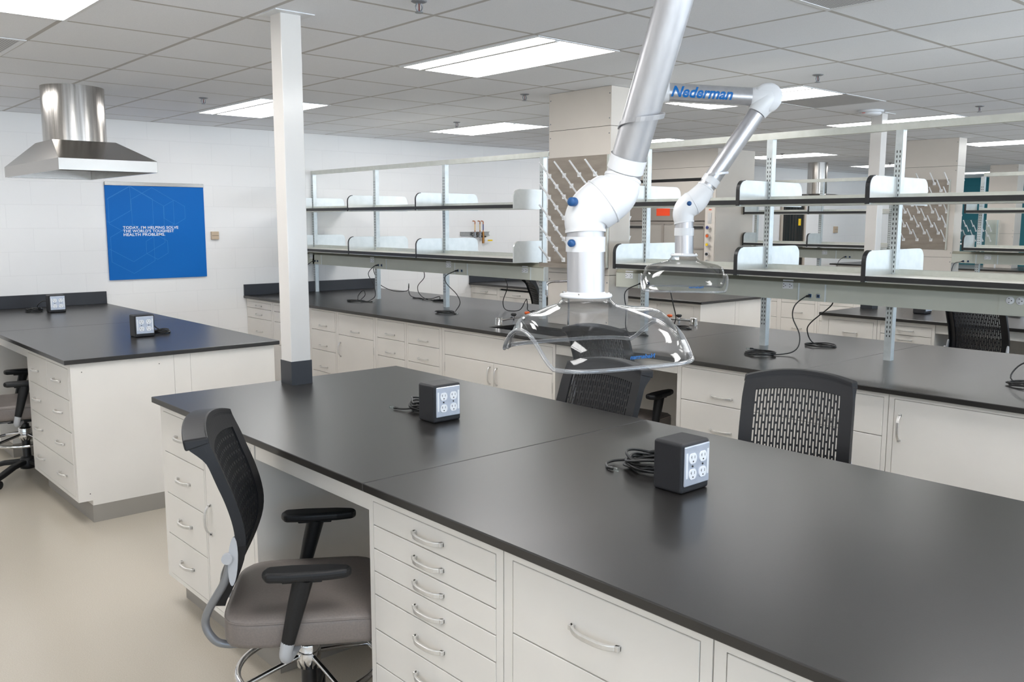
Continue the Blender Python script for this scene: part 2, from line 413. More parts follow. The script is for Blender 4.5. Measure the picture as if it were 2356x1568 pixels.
def vent(x0, y0, label):
    t = thing('air_vent', label, 'air vent', (x0+.305, y0+.305, ZK), group='square ceiling vents')
    f = MB(); z = ZK
    for a in ((0, .61, 0, .025), (0, .61, .585, .61), (0, .025, .025, .585), (.585, .61, .025, .585)):
        f.box(x0+a[0], x0+a[1], y0+a[2], y0+a[3], z-.004, z+.0042)
    obj('frame', f, 'white', t); obj('grille', MB().box(x0+.025, x0+.585, y0+.025, y0+.585, z-.002, z+.004), 'grille', t)
vent(-2.106, 3.08, 'square grille vent at the top edge of the ceiling, right of the near arm')
vent(-5.764+.0, .643, 'square grille vent cut by the left edge of the ceiling')
vent(-3.935, 6.13, 'square grille vent beside the lit panel, right of the far arm elbow')

SP = [((-3.159, 2.271), 'sprinkler head at the top edge of the ceiling above the near bench'),
      ((-6.652, 2.794), 'sprinkler head left of the column, in front of the half hidden light'),
      ((-6.689, 5.223), 'sprinkler head above the light panel left of the beige chase'),
      ((-3.033, 5.235), 'sprinkler head in front of the light by the far arm elbow'),
      ((-2.974, 7.59), 'sprinkler head right of the smoke detector, above the rack rail'),
      ((-6.779, 10.881), 'small sprinkler head in front of the light above the fume hood end'),
      ((-6.688, 13.8), 'tiny sprinkler head right behind the far column'),
      ((-4.9, 4.45), 'sprinkler rosette at the left of the near chase top')]
for (x, y), l in SP:
    t = thing('sprinkler_head', l, 'sprinkler', (x, y, ZK), group='ceiling sprinklers')
    z = ZK
    obj('rosette', MB().lathe([(0, .004), (.034, .004), (.034, -.002), (.026, -.006), (.010, -.009), (0, -.009)], (x, y, z), 20), 'greyp', t)
    obj('frame', MB().tube(spline([(x, y-.010, z-.008), (x, y-.016, z-.022), (x, y-.012, z-.036), (x, y, z-.044)], 4), .0035, 6).tube(spline([(x, y+.010, z-.008), (x, y+.016, z-.022), (x, y+.012, z-.036), (x, y, z-.044)], 4), .0035, 6), 'greyp', t)
    obj('deflector', MB().cyl((x, y, z-.044), (x, y, z-.047), .017), 'greyp', t)
    obj('bulb', MB().cyl((x, y, z-.010), (x, y, z-.042), .0025, n=8), 'bulb', t)

t = thing('smoke_detector', 'round white smoke detector in front of the far column top', 'smoke detector', (-3.69, 7.22, ZK))
obj('base', MB().lathe([(0, .0), (.105, .0), (.105, -.012), (.10, -.018), (0, -.018)], (-3.69, 7.22, ZK), 32), 'white', t)
obj('cover', MB().lathe([(0, -.018), (.085, -.018), (.088, -.03), (.07, -.042), (0, -.044)], (-3.69, 7.22, ZK), 32), 'white', t)
obj('marking', MB().box(-3.715, -3.69, 7.128, 7.132, ZK-.027, ZK-.024), 'red', t)

# ------------------------------------------------------------------ columns
def column(x0, y0, label):
    t = thing('support_column', label, 'column', (x0+.05, y0+.05, ZC)); t['kind'] = 'thing'
    obj('shaft', MB().box(x0, x0+.1, y0, y0+.1, ZC, ZK), 'colm', t, bevel=.004)
    obj('base_cover', MB().box(x0-.003, x0+.103, y0-.003, y0+.103, ZC, ZC+.11), 'splash', t)
    obj('collar', MB().box(x0-.045, x0+.145, y0-.045, y0+.145, ZK-.004, ZK), 'white', t)
column(-3.812, 1.922, 'square white column standing on the near left bench end with black base')
column(-3.80, 7.45, 'far square beige column behind the right shelving, under the smoke detector')

# ------------------------------------------------------------------ cabinetry
HAND = {}
def handle_mesh(vert, L=.130):
    key = (vert, L)
    if key in HAND: return HAND[key]
    pts = []; n = 14
    for i in range(n+1):
        u = -1 + 2*i/n; d = .006 + .026*(1-abs(u)**3.2)
        pts.append((u*L/2, d))
    mb = MB(); vs = []; fs = []
    for i, (a, d) in enumerate(pts):
        u = abs(-1+2*i/n); th = .009 if u < .8 else .009+.010*(u-.8)/.2; hw = .0065
        for s_, dd in ((hw, d), (-hw, d), (-hw, max(d-th, -.0)), (hw, max(d-th, 0.))):
            vs.append((a, -dd, s_) if not vert else (s_, -dd, a))
    for i in range(n):
        for k in range(4): fs.append((i*4+k, i*4+(k+1) % 4, i*4+4+(k+1) % 4, i*4+4+k))
    fs += [(3, 2, 1, 0), (n*4, n*4+1, n*4+2, n*4+3)]
    mb.add(vs, fs)
    # the two feet reach back to the front
    for s_ in (-1, 1):
        a = s_*(L/2-.006)
        if vert: mb.box(-.0065, .0065, -.014, 0, a-.006, a+.006)
        else: mb.box(a-.006, a+.006, -.014, 0, -.0065, .0065)
    me = bpy.data.meshes.new('handle'); me.from_pydata(mb.v, [], mb.f); me.update()
    bm = bmesh.new(); bm.from_mesh(me); bmesh.ops.recalc_face_normals(bm, faces=bm.faces); bm.to_mesh(me); bm.free()
    me.materials.append(M['pull']); HAND[key] = me
    return me

def handle(parent, root, x, y, z, vert=False, L=.130):
    o = bpy.data.objects.new('handle', handle_mesh(vert, L)); C.objects.link(o); o.parent = parent
    o.location = (x-root['_loc'][0], y-root['_loc'][1], z-root['_loc'][2])
    b = o.modifiers.new('bevel', 'BEVEL'); b.width = .002; b.segments = 2; b.limit_method = 'ANGLE'; b.angle_limit = .7
    return o

def cabinet(label, X0, X1, Yf, cols, depth=.565, hfrac=.5, kick=True, front=-1, name='base_cabinet', hl=.130, kick_left=True):
    """cols: (xa, xb, [(kind, ztop, zbot, [handle x]), ...]); the fronts face -Y"""
    t = thing(name, label, 'cabinet', ((X0+X1)/2, Yf+depth/2, 0), group=None)
    g = .0018
    zs = [r[1] for c in cols for r in c[2]]; zb = [r[2] for c in cols for r in c[2]]
    zt, z0 = max(zs), min(zb)
    b = MB().box(X0+g, X1-g, Yf+.020, Yf+depth, .13, .9149)
    b.box(X0+g, X1-g, Yf, Yf+.020, zt, .9149); b.box(X0+g, X1-g, Yf, Yf+.020, .13, z0)
    xs = [X0+g] + [v for c in cols for v in c[:2]] + [X1-g]
    for a in range(0, len(xs), 2):
        if xs[a+1]-xs[a] > .003: b.box(xs[a], xs[a+1], Yf, Yf+.020, z0, zt)
    b.box(X0+g, X1-g, Yf+.075, Yf+depth, .1, .13)
    obj('body', b, 'cab', t)
    obj('pocket', MB().box(min(c[0] for c in cols)-.001, max(c[1] for c in cols)+.001, Yf+.0185, Yf+.0198, z0, zt), 'gap', t)
    obj('kick_plate', MB().box(X0+g, X1-g, Yf+.073, Yf+depth, 0, .1), 'kick', t)
    for xa, xb, rows in cols:
        for kind, z1, z2, hx in rows:
            f = MB().box(xa+.0022, xb-.0022, Yf-.0012, Yf+.017, z2+.0018, z1-.0018)
            nm = {'d': 'drawer', 'D': 'door', 'p': 'front_panel', 'E': 'door'}[kind]
            o = obj(nm, f, 'cab', t, bevel=.0012, seg=1)
            if kind == 'd':
                for x in (hx or [(xa+xb)/2]): handle(o, t, x, Yf-.0012, z2+(z1-z2)*hfrac, L=hl)
            if kind in 'DE':
                for x in hx: handle(o, t, x, Yf-.0012, z1-.13 if kind == 'D' else (z1+z2)/2, True)
                hgx = xb if abs(hx[0]-xa) < abs(hx[0]-xb) else xa
                for zz in (z1-.09, z2+.09):
                    obj('hinge', MB().box(hgx-.005, hgx+.005, Yf-.004, Yf+.01, zz-.032, zz+.032), 'pull', o)
    return t

def rows(zs, kind='d', hx=None): return [(kind, zs[i], zs[i+1], hx) for i in range(len(zs)-1)]

YA = 1.367
cabinet('cream cabinet with four equal drawers at the left end of the near bench', -3.862, -3.398, YA, [(-3.826, -3.410, rows([.881, .704, .520, .336, .150]))])
cabinet('cream cabinet with one tall door behind the near chair back', -3.398, -2.945, YA, [(-3.385, -2.972, [('E', .881, .150, [-3.355])])])
cabinet('cream cabinet stack of narrow drawers right of the near chair', -2.187, -1.576, YA, [(-2.163, -1.604, rows([.881, .809, .737, .667, .595, .487, .377, .266, .150]))], hl=.135)
cabinet('cream cabinet of wide drawers below the front bench box', -1.576, -.957, YA, [(-1.543, -.987, rows([.883, .698, .515, .332, .150]))], hl=.150)
cabinet('cream wide drawer cabinet at the bottom right corner of the picture', -.957, -.30, YA, [(-.927, -.33, rows([.883, .698, .515, .332, .150]))], hl=.150)
cabinet('cream cabinet under the near bench, just outside the right of the picture', -.30, .58, YA, [(-.27, .55, rows([.883, .698, .515, .332, .150], hx=[-.06, .34]))])
# near left bench, standing against the poster wall
cabinet('cream double width drawer cabinet at the end of the poster wall bench', -6.135, -5.203, YA,
        [(-6.094, -5.688, [('d', .883, .703, None)]), (-5.672, -5.25, [('d', .883, .703, None)])], name='base_cabinet') if False else None
t = thing('base_cabinet', 'cream cabinet with paired handles at the open end of the poster wall bench', 'cabinet', (-5.67, 1.65, 0))
b = MB().box(-6.133, -5.203, YA+.02, 1.935, .13, .9149); b.box(-6.133, -5.203, YA, YA+.02, .883, .9149).box(-6.133, -5.203, YA, YA+.02, .13, .15)
for a, c_ in ((-6.133, -6.094), (-5.25, -5.203)): b.box(a, c_, YA, YA+.02, .15, .883)
b.box(-5.688, -5.672, YA, YA+.02, .703, .883); b.box(-6.133, -5.203, YA+.075, 1.935, .1, .13)
obj('body', b, 'cab', t)
obj('pocket', MB().box(-6.095, -5.249, YA+.0185, YA+.0198, .15, .883), 'gap', t)
obj('screw_holes', MB().cyl((-5.2031, 1.425, .865), (-5.2024, 1.425, .865), .003, n=8).cyl((-5.2031, 1.85, .868), (-5.2024, 1.85, .868), .003, n=8).cyl((-5.2031, 1.43, .17), (-5.2024, 1.43, .17), .003, n=8), 'slot', t)
obj('kick_plate', MB().box(-6.133, -5.2035, YA+.073, 1.935, 0, .1), 'kick', t)
for xa, xb, z1, z2, hx in ((-6.094, -5.688, .883, .703, [-5.925]), (-5.672, -5.25, .883, .703, [-5.465]), (-6.094, -5.25, .703, .520, [-5.925, -5.465]), (-6.094, -5.25, .520, .337, [-5.925, -5.465]), (-6.094, -5.25, .337, .150, [-5.925, -5.465])):
    o = obj('drawer', MB().box(xa+.0022, xb-.0022, YA-.0012, YA+.017, z2+.0018, z1-.0018), 'cab', t, bevel=.0012, seg=1)
    for x in hx: handle(o, t, x, YA-.0012, (z1+z2)/2)
cabinet('cream cabinet at the wall end of the poster wall bench', -8.578, -7.05, YA, [(-8.54, -7.82, rows([.883, .704, .520, .336, .150])), (-7.79, -7.09, rows([.883, .704, .520, .336, .150]))])
single('base_cabinet', MB().box(-8.578, -5.203, 2.035, 2.575, .13, .9149).box(-8.578, -5.203, 2.035, 2.5, .1, .13).box(-8.578, -5.2035, 2.035, 2.5, 0, .1), 'cab',
       'plain cream cabinet back half of the poster wall bench', 'cabinet', (-6.9, 2.3, 0))
single('filler_panel', MB().box(-5.222, -5.203, 1.9365, 2.0335, .1, .9149), 'cab', 'narrow cream filler strip in the end of the poster wall bench', 'panel', (-5.21, 1.985, .1))
single('base_moulding', MB().box(-5.222, -5.2035, 1.9365, 2.0335, 0, .0999), 'kick', 'short grey base strip below the filler of the poster wall bench', 'base strip', (-5.21, 1.985, 0))
# knee space aprons and back panels
def knee(x0, x1, yf, ym, label):
    single('apron', MB().box(x0+.002, x1-.002, yf, yf+.02, .846, .9149), 'cab', label.replace('knee space panel', 'apron strip over the knee space'), 'apron', ((x0+x1)/2, yf, .846))
    t = thing('knee_space_panel', label, 'panel', ((x0+x1)/2, ym, 0))
    obj('back_panel', MB().box(x0+.002, x1-.002, ym-.01, ym+.01, .02, .9149), 'cab', t)
    obj('base_strip', MB().box(x0+.002, x1-.002, ym-.016, ym-.0101, 0, .1), 'kick', t)
knee(-2.945, -2.187, YA+.004, 1.94, 'cream knee space panel behind the near chair')
knee(-7.05, -6.133, YA+.004, 1.94, 'cream knee space panel at the far left edge of the picture')

YC = 3.963
cabinet('cream three drawer cabinet in the wall corner of the shelving bench', -8.578, -8.005, YC, [(-8.565, -8.034, rows([.886, .823, .722, .50, .150]))], hfrac=.42)
cabinet('cream drawer cabinet behind the square white column', -8.005, -7.27, YC, [(-7.975, -7.30, rows([.886, .823, .722, .50, .150]))], hfrac=.42)
cabinet('cream drawer cabinet just right of the square white column', -7.27, -6.80, YC, [(-7.24, -6.823, rows([.897, .722, .541, .345, .150]))], hfrac=.25)
cabinet('cream cabinet with one drawer over a single door', -6.80, -6.18, YC, [(-6.768, -6.212, [('d', .895, .714, None), ('D', .714, .150, [-6.735])])], hfrac=.25)
cabinet('cream drawer cabinet second left of the sink cupboard', -6.18, -5.735, YC, [(-6.152, -5.762, rows([.895, .750, .603, .38, .150]))], hfrac=.28)
cabinet('cream drawer cabinet next to the sink cupboard', -5.735, -5.272, YC, [(-5.713, -5.307, rows([.892, .745, .605, .38, .150]))], hfrac=.28)
cabinet('cream sink cupboard with wide blank panel and two doors', -5.272, -4.06, YC, [(-5.241, -4.085, [('p', .889, .712, None)]), ] and
        [(-5.241, -4.085, [('p', .889, .712, None), ('q', .712, .15, None)])], hfrac=.3) if False else None
t = thing('base_cabinet', 'cream sink cupboard with wide blank panel over two doors', 'cabinet', (-4.67, 4.24, 0))
b = MB().box(-5.27, -4.062, YC+.02, YC+.04, .13, .9149).box(-5.27, -5.25, YC+.04, YC+.56, .13, .9149).box(-4.082, -4.062, YC+.04, YC+.56, .13, .9149).box(-5.27, -4.062, YC+.54, YC+.56, .13, .9149).box(-5.27, -4.062, YC+.02, YC+.54, .13, .15)
b.box(-5.27, -4.062, YC, YC+.02, .889, .9149).box(-5.27, -4.062, YC, YC+.02, .13, .15).box(-5.27, -5.241, YC, YC+.02, .15, .889).box(-4.085, -4.062, YC, YC+.02, .15, .889).box(-5.27, -4.062, YC+.075, YC+.56, .1, .13)
obj('body', b, 'cab', t); obj('pocket', MB().box(-5.242, -4.084, YC+.0185, YC+.0198, .15, .889), 'gap', t)
obj('kick_plate', MB().box(-5.27, -4.062, YC+.073, YC+.56, 0, .1), 'kick', t)
obj('front_panel', MB().box(-5.239, -4.087, YC-.0012, YC+.017, .714, .887), 'cab', t, bevel=.0012, seg=1)
for xa, xb, hx, hg in ((-5.241, -4.676, -4.715, -5.241), (-4.676, -4.085, -4.640, -4.085)):
    o = obj('door', MB().box(xa+.002, xb-.002, YC-.0012, YC+.017, .152, .710), 'cab', t, bevel=.0012, seg=1)
    handle(o, t, hx, YC-.0012, .62, True)
    for zz in (.62, .24): obj('hinge', MB().box(hg-.005, hg+.005, YC-.004, YC+.01, zz-.035, zz+.035), 'pull', o)
knee(-4.06, -3.08, YC+.004, 4.70, 'cream knee space panel right of the sink cupboard')
cabinet('cream wide two handle drawer cabinet behind the chair with see-through slots', -3.08, -1.862, YC, [(-3.050, -1.885, rows([.892, .708, .520, .336, .150], hx=[-2.775, -2.15]))], hfrac=.25, hl=.14)
cabinet('cream cupboard with wide single door at the right of the shelving bench', -1.862, -.95, YC, [(-1.836, -.98, [('D', .892, .150, [-1.803])])])
cabinet('cream drawer cabinet beyond the right edge on the shelving bench', -.95, .58, YC, [(-.92, -.20, rows([.892, .708, .520, .336, .150])), (-.17, .55, rows([.892, .708, .520, .336, .150]))])

YD = 6.9
cabinet('cream drawer cabinet with two columns seen under the left shelving', -8.578, -7.40, YD, [(-8.55, -8.078, rows([.896, .815, .62, .38, .150])), (-8.026, -7.42, rows([.878, .80, .62, .38, .150]))], hfrac=.4)
knee(-7.40, -6.25, YD+.004, 7.45, 'cream knee space panel beyond the left shelving')
cabinet('cream drawer cabinet at the open end of the bench behind the shelving', -6.25, -5.105, YD, [(-6.21, -5.635, rows([.889, .70, .52, .336, .15])), (-5.598, -5.187, rows([.889, .70, .52, .336, .150]))], hfrac=.48)
single('base_cabinet', MB().box(-8.578, -5.105, 7.53, 8.10, .13, .9149).box(-8.578, -5.105, 7.53, 8.03, 0, .13), 'cab', 'plain white cabinet back half of the bench behind the shelving', 'cabinet', (-6.9, 7.8, 0))
single('filler_panel', MB().box(-5.125, -5.105, 7.467, 7.528, .0, .9149), 'cab', 'narrow white filler strip in the end of the bench behind the shelving', 'panel', (-5.11, 7.5, 0))
cabinet('cream cabinet with one wide drawer at the left end of the far right bench', -3.862, -3.374, YD, [(-3.795, -3.404, rows([.887, .704, .520, .336, .150]))], hfrac=.47)
cabinet('cream cabinet of shallow drawers left of the far right chair', -3.374, -2.915, YD, [(-3.346, -2.938, rows([.884, .809, .737, .62, .487, .336, .150]))])
knee(-2.915, -2.02, YD+.004, 7.45, 'cream knee space panel behind the far right chair')
cabinet('cream drawer cabinet right of the far right chair', -2.02, .58, YD, [(-1.98, -.72, rows([.884, .70, .52, .336, .150])), (-.68, .55, rows([.884, .70, .52, .336, .150]))])

YFm = 9.49
cabinet('cream far drawer cabinet seen under the raceway right of the upright', -6.785, -5.365, YFm, [(-6.55, -5.90, rows([.89, .735, .55, .36, .15])), (-5.842, -5.40, rows([.89, .735, .55, .36, .150]))], hfrac=.4)
cabinet('cream far drawer cabinet left of the far right bench corner', -5.365, -4.40, YFm, [(-5.34, -4.93, rows([.89, .735, .55, .36, .150])), (-4.89, -4.43, rows([.89, .735, .55, .36, .15]))], hfrac=.4)
cabinet('far cream cabinet mostly hidden behind the right shelving', -4.40, .58, YFm, [(-3.4, -2.2, rows([.89, .70, .52, .336, .150])), (-2.16, -.9, rows([.89, .70, .52, .336, .15]))])

# ------------------------------------------------------------------ worktops
def top(label, x0, x1, y0, y1, hole=None, splash=False, grp=None):
    t = thing('worktop', label, 'worktop', ((x0+x1)/2, (y0+y1)/2, .915))
    if hole is None:
        mb = MB().box(x0, x1, y0, y1, .915, ZC)
        obj('slab', mb, 'top', t, bevel=.003)
    else:
        hx0, hx1, hy0, hy1 = hole; mb = MB()
        o = [(x0, y0), (x1, y0), (x1, y1), (x0, y1)]; i = [(hx0, hy0), (hx1, hy0), (hx1, hy1), (hx0, hy1)]
        vs = [(*p, z) for z in (ZC, .915) for p in o+i]; fs = []
        for k in range(4):
            n = (k+1) % 4
            fs += [(k, n, 4+n, 4+k), (8+k, 12+k, 12+n, 8+n), (k, 8+k, 8+n, n), (4+k, 4+n, 12+n, 12+k)]
        mb.add(vs, fs); obj('slab', mb, 'top', t, bevel=.003)
        bx = MB().box(hx0-.012, hx1+.012, hy0-.012, hy0, .70, .9149).box(hx0-.012, hx1+.012, hy1, hy1+.012, .70, .9149)
        bx.box(hx0-.012, hx0, hy0, hy1, .70, .9149).box(hx1, hx1+.012, hy0, hy1, .70, .9149).box(hx0-.012, hx1+.012, hy0-.012, hy1+.012, .688, .70)
        bx.shift((0, 0, 0)); single('sink', bx, 'basin', 'black inset sink basin under the near clear hood', 'sink', ((hx0+hx1)/2, (hy0+hy1)/2, .688))
    if splash: single('splash_board', MB().box(x0, x0+.02, y0+.004, y1-.004, ZC, ZC+.112), 'splash', splash, 'splash board', (x0, (y0+y1)/2, ZC), bevel=.002)
    return t
top('black worktop of the near bench, left of the fine seam, carrying the column', -3.870, -2.1655, 1.334, 2.606)
top('black worktop of the near bench, right of the fine seam', -2.1645, .60, 1.334, 2.606)
top('black worktop at the wall end of the bench below the blue sign', -8.578, -6.86, 1.334, 2.606, splash='black splash board on the wall just below the blue sign')
top('black worktop at the open end of the poster wall bench', -6.859, -5.183, 1.334, 2.606)
top('black worktop with inset sink below the left shelving', -8.578, -3.545, 3.930, 5.535, hole=(-4.86, -4.16, 4.075, 4.40), splash='black splash board behind the column at the wall end of the shelving bench')
top('black worktop between the two seams below the right shelving', -3.5445, -2.395, 3.930, 5.535)
top('black worktop at the right end of the shelving bench', -2.394, .60, 3.930, 5.535)
top('black worktop of the bench behind the left shelving', -8.578, -5.075, 6.868, 8.14, splash='black splash board seen under the raceway of the left shelving')
top('black worktop of the far right bench under the far column', -3.868, .60, 6.868, 8.14)
top('far black worktop beyond the aisle under the far shelving', -6.785, .60, 9.462, 11.07)
top('far black worktop near the far duct hood', -8.578, -5.2, 12.42, 13.68, splash='far black splash board near the distant duct')
top('far black worktop behind the far right shelving', -3.87, .60, 12.42, 13.68)
top('farthest black worktop under the clear peg board', -8.3, -3.0, 15.02, 16.5)
for x0, x1, y0, y1, l in ((-8.578, -5.23, 12.46, 13.64, 'plain far cabinet run under the far duct hood'), (-3.84, .57, 12.46, 13.64, 'plain far cabinet run behind the far right shelving'), (-8.2, -3.1, 15.06, 16.4, 'plain farthest cabinet run near the teal wall')):
    t = thing('base_cabinet', l, 'cabinet', ((x0+x1)/2, (y0+y1)/2, 0))
    obj('body', MB().box(x0, x1, y0, y1, .1, .9149), 'cab', t); obj('kick_plate', MB().box(x0, x1, y0+.07, y1-.07, 0, .1), 'kick', t)

# ------------------------------------------------------------------ shelving
def frame(label, xs, y, x0, x1, endcap=None):
    t = thing('shelving_frame', label, 'shelving frame', ((x0+x1)/2, y+.02, ZC))
    for x in xs:
        mb = MB().box(-.02, .02, -.02, .02, 0, 1.237)
        o = obj('upright', mb, 'upright', t, world=False)
        o.location = (x-.02-t['_loc'][0], 0, 0)
    obj('top_rail', MB().box(x0, x1, y-.002, y+.042, 2.177, 2.216), 'galv', t)
    if endcap: obj('rail_end', MB().box(endcap-.001, endcap+.003, y+.004, y+.036, 2.183, 2.210), 'gap', t)
    return t

def plate_poly(y0, y1, z0, z1, r, front):
    # end plate outline in (y, z); rounded on the free end
    P = []
    if front:
        P += [(y1, z0), (y1, z1)]
        for k in range(7): a = PI/2 + k/6*PI/2; P.append((y0+r+r*math.cos(a), z1-r+r*math.sin(a)))
        P += [(y0, z0)]
    else:
        P += [(y0, z0), (y0, z1)][::1]
        for k in range(7): a = PI/2 - k/6*PI/2; P.append((y1-r+r*math.cos(a), z1-r+r*math.sin(a)))
        P += [(y1, z0)]
    return P

def shelf(label, xa, xb, y, z, front, plates, grp, w=.018):
    ptop = .157 if z < 1.6 else .141; T = .026
    """one shelf bay; plates: list of x of its end plates"""
    ya, yb = (y-.293, y-.003) if front else (y+.043, y+.385)
    t = thing('shelf', label, 'shelf', ((xa+xb)/2, (ya+yb)/2, z), group=grp)
    a = xa+w/2+.001; b = xb-w/2-.001
    obj('board', MB().box(a, b, ya+.004, yb-.004, z, z+T-.001), 'shelf', t)
    if front:
        obj('front_edge', MB().box(a, b, ya, ya+.004, z, z+T), 'edge', t)
        obj('back_lip', MB().box(a+.022, b-.002, yb-.004, yb-.001, z, z+T+.026), 'galv', t)
        obj('underside_rail', MB().box(a, b, ya+.02, yb-.02, z-.008, z-.0005), 'galv', t)
    else:
        obj('back_edge', MB().box(a, b, yb-.004, yb, z, z+T), 'edge', t)
        obj('inner_lip', MB().box(a+.022, b-.002, ya+.001, ya+.004, z, z+T+.026), 'galv', t)
    for x in plates:
        r = .055
        o = obj('end_plate', MB().prism(plate_poly(ya, yb, z-.006, z+ptop, r, front), 'x', x-w/2, x+w/2), 'galvp', t)
        if not front or (x == plates[-1] and len(plates) > 1): continue
        # black edging along the free end
        P = plate_poly(ya, yb, z-.006, z+ptop, r, front)[2:]
        pts = [(x, p[0], p[1]) for p in P]
        obj('edge_trim', MB().strip(pts, (1, 0, 0), w+.001, .005), 'edge', o)
    return t

UX = [-8.56+.02, -7.335, -6.236, -5.0]
frame('galvanised slotted frame of the left shelving near the wall', UX, 4.735, -8.578, -4.945, endcap=-4.945)
UX2 = [-3.972, -3.016, -2.231, -1.40, -.50, .45]
frame('galvanised slotted frame of the right shelving', UX2, 4.735, -3.985, .50)
PL = [-8.562, -7.367, -6.268, -5.012]; PR = [-3.998, -3.048, -2.263, -1.43, -.53, .42]
wl = ['by the wall corner', 'in the middle', 'next to the beige chase']
wr = ['at the chase end', 'second from the chase', 'third from the chase', 'at the right edge of the picture', 'past the right edge of the picture']
for lv, z in (('upper', 1.791), ('lower', 1.388)):
    for i in range(3):
        shelf('%s front shelf of the left shelving %s' % (lv, wl[i]), PL[i], PL[i+1], 4.735, z, True, [PL[i]] + ([PL[3]] if i == 2 else []), 'front shelves of the left shelving', w=.012)
        shelf('%s rear shelf of the left shelving %s' % (lv, wl[i]), PL[i], PL[i+1], 4.735, z, False, [PL[i]], 'rear shelves of the left shelving')
    for i in range(5):
        shelf('%s front shelf of the right shelving %s' % (lv, wr[i]), PR[i], PR[i+1], 4.735, z, True, [PR[i]], 'front shelves of the right shelving', w=.022)
        shelf('%s rear shelf of the right shelving %s' % (lv, wr[i]), PR[i], PR[i+1], 4.735, z, False, [PR[i]], 'rear shelves of the right shelving')
# far shelving
frame('galvanised frame of the far shelving beyond the far column', [-6.735, -5.81, -4.92], 10.27, -6.78, -4.88)
frame('galvanised frame of the far right shelving in front of the teal wall', [-3.918, -2.95, -2.1, -1.2], 10.27, -3.93, -1.15)
FP = [-6.745, -5.825, -4.935]; FR = [-3.985, -2.98, -2.13, -1.23]
for lv, z in (('upper', 1.788), ('lower', 1.392)):
    for i in range(2):
        shelf('%s far shelf %s the far column' % (lv, ['well left of', 'just left of'][i]), FP[i], FP[i+1], 10.27, z, True, [FP[i]], 'far shelves')
    for i in range(3):
        shelf('%s far right shelf, bay %s' % (lv, ['next to the far chase', 'second from the far chase', 'past the picture edge'][i]), FR[i], FR[i+1], 10.27, z, True, [FR[i]], 'far right shelves')

# ------------------------------------------------------------------ raceways
def receptacle(t, x, y, z, horiz=True, s=1.):
    o = obj('receptacle', MB().box(x-.034*s, x+.034*s, y-.004, y, z-.019*s, z+.019*s), 'outlet', t, bevel=.002)
    d = MB()
    for sx in (-1, 1):
        c = x+sx*.020*s
        d.box(c-.009, c-.003, y-.0048, y-.004, z+.006, z+.010).box(c-.009, c-.003, y-.0048, y-.004, z-.010, z-.006).box(c+.003, c+.007, y-.0048, y-.004, z-.003, z+.002)
    obj('socket_slots', d, 'slot', o)
def data_ports(t, x, y, z, plug=False):
    for k, c in enumerate((x, x+.052)):
        o = obj('data_port', MB().lathe([(0, 0), (.017, 0), (.017, .003), (0, .003)], (c, y, z), 20, axis=(0, -1, 0)), 'race', t)
        obj('jack', MB().box(c-.009, c+.009, y-.006, y-.003, z-.009, z+.009), 'blue', o)
        obj('jack_slot', MB().box(c-.004, c+.005, y-.0068, y-.006, z-.005, z+.006), 'slot', o)
def raceway(label, x0, x1, y, items, strips, end=None):
    z0, z1 = 1.243, 1.342
    t = thing('power_raceway', label, 'raceway', ((x0+x1)/2, y, z0))
    obj('channel', MB().prism([(y-.08, z0), (y-.08, z1), (y-.055, z1+.024), (y-.002, z1+.024), (y-.002, z0)], 'x', x0, x1), 'race', t)
    obj('top_lip', MB().prism([(y-.0825, z1), (y-.0825, z1+.004), (y-.055, z1+.0275), (y-.002, z1+.0275), (y-.002, z1+.0245), (y-.0552, z1+.0245), (y-.0802, z1)], 'x', x0, x1), 'race2', t)
    obj('rear_channel', MB().box(x0, x1, y+.042, y+.10, z0, z1+.024), 'race', t)
    f = y-.08
    for x in strips: obj('joint_strip', MB().box(x-.0045, x+.0045, f-.0025, f-.0001, z0, z1), 'racend', t)
    for kind, x, z in items:
        if kind == 'r':
            obj('cover_plate', MB().box(x-.068, x+.062, f-.0022, f-.0001, z0+.001, z1-.001), 'race', t)
            receptacle(t, x, f-.0022, z)
            obj('label_strip', MB().box(x-.034, x+.034, f-.0028, f-.0022, z+.026, z+.033), 'outlet', t)
        else:
            obj('cover_plate', MB().box(x-.06, x+.10, f-.0022, f-.0001, z0+.001, z1-.001), 'race', t)
            data_ports(t, x, f-.0022, z)
    if end: obj('end_cap', MB().box(end[0], end[1], y-.082, y+.0, z0-.002, z1+.006), 'racend', t)
raceway('long sage raceway with sockets under the left shelving', -8.578, -4.905, 4.735,
        [('r', -8.47, 1.318), ('d', -8.384, 1.277), ('r', -7.29, 1.318), ('d', -7.176, 1.279), ('r', -6.086, 1.318), ('d', -5.953, 1.279), ('r', -5.112, 1.316)],
        [-8.26, -7.05, -5.83, -6.0, -5.05], end=(-4.904, -4.893))
raceway('long sage raceway with sockets under the right shelving', -4.17, .58, 4.735,
        [('r', -4.047, 1.324), ('d', -3.925, 1.279), ('r', -2.825, 1.324), ('d', -2.680, 1.274), ('d', -.6, 1.274), ('r', -.9, 1.324)],
        [-3.96, -2.755, -2.588])
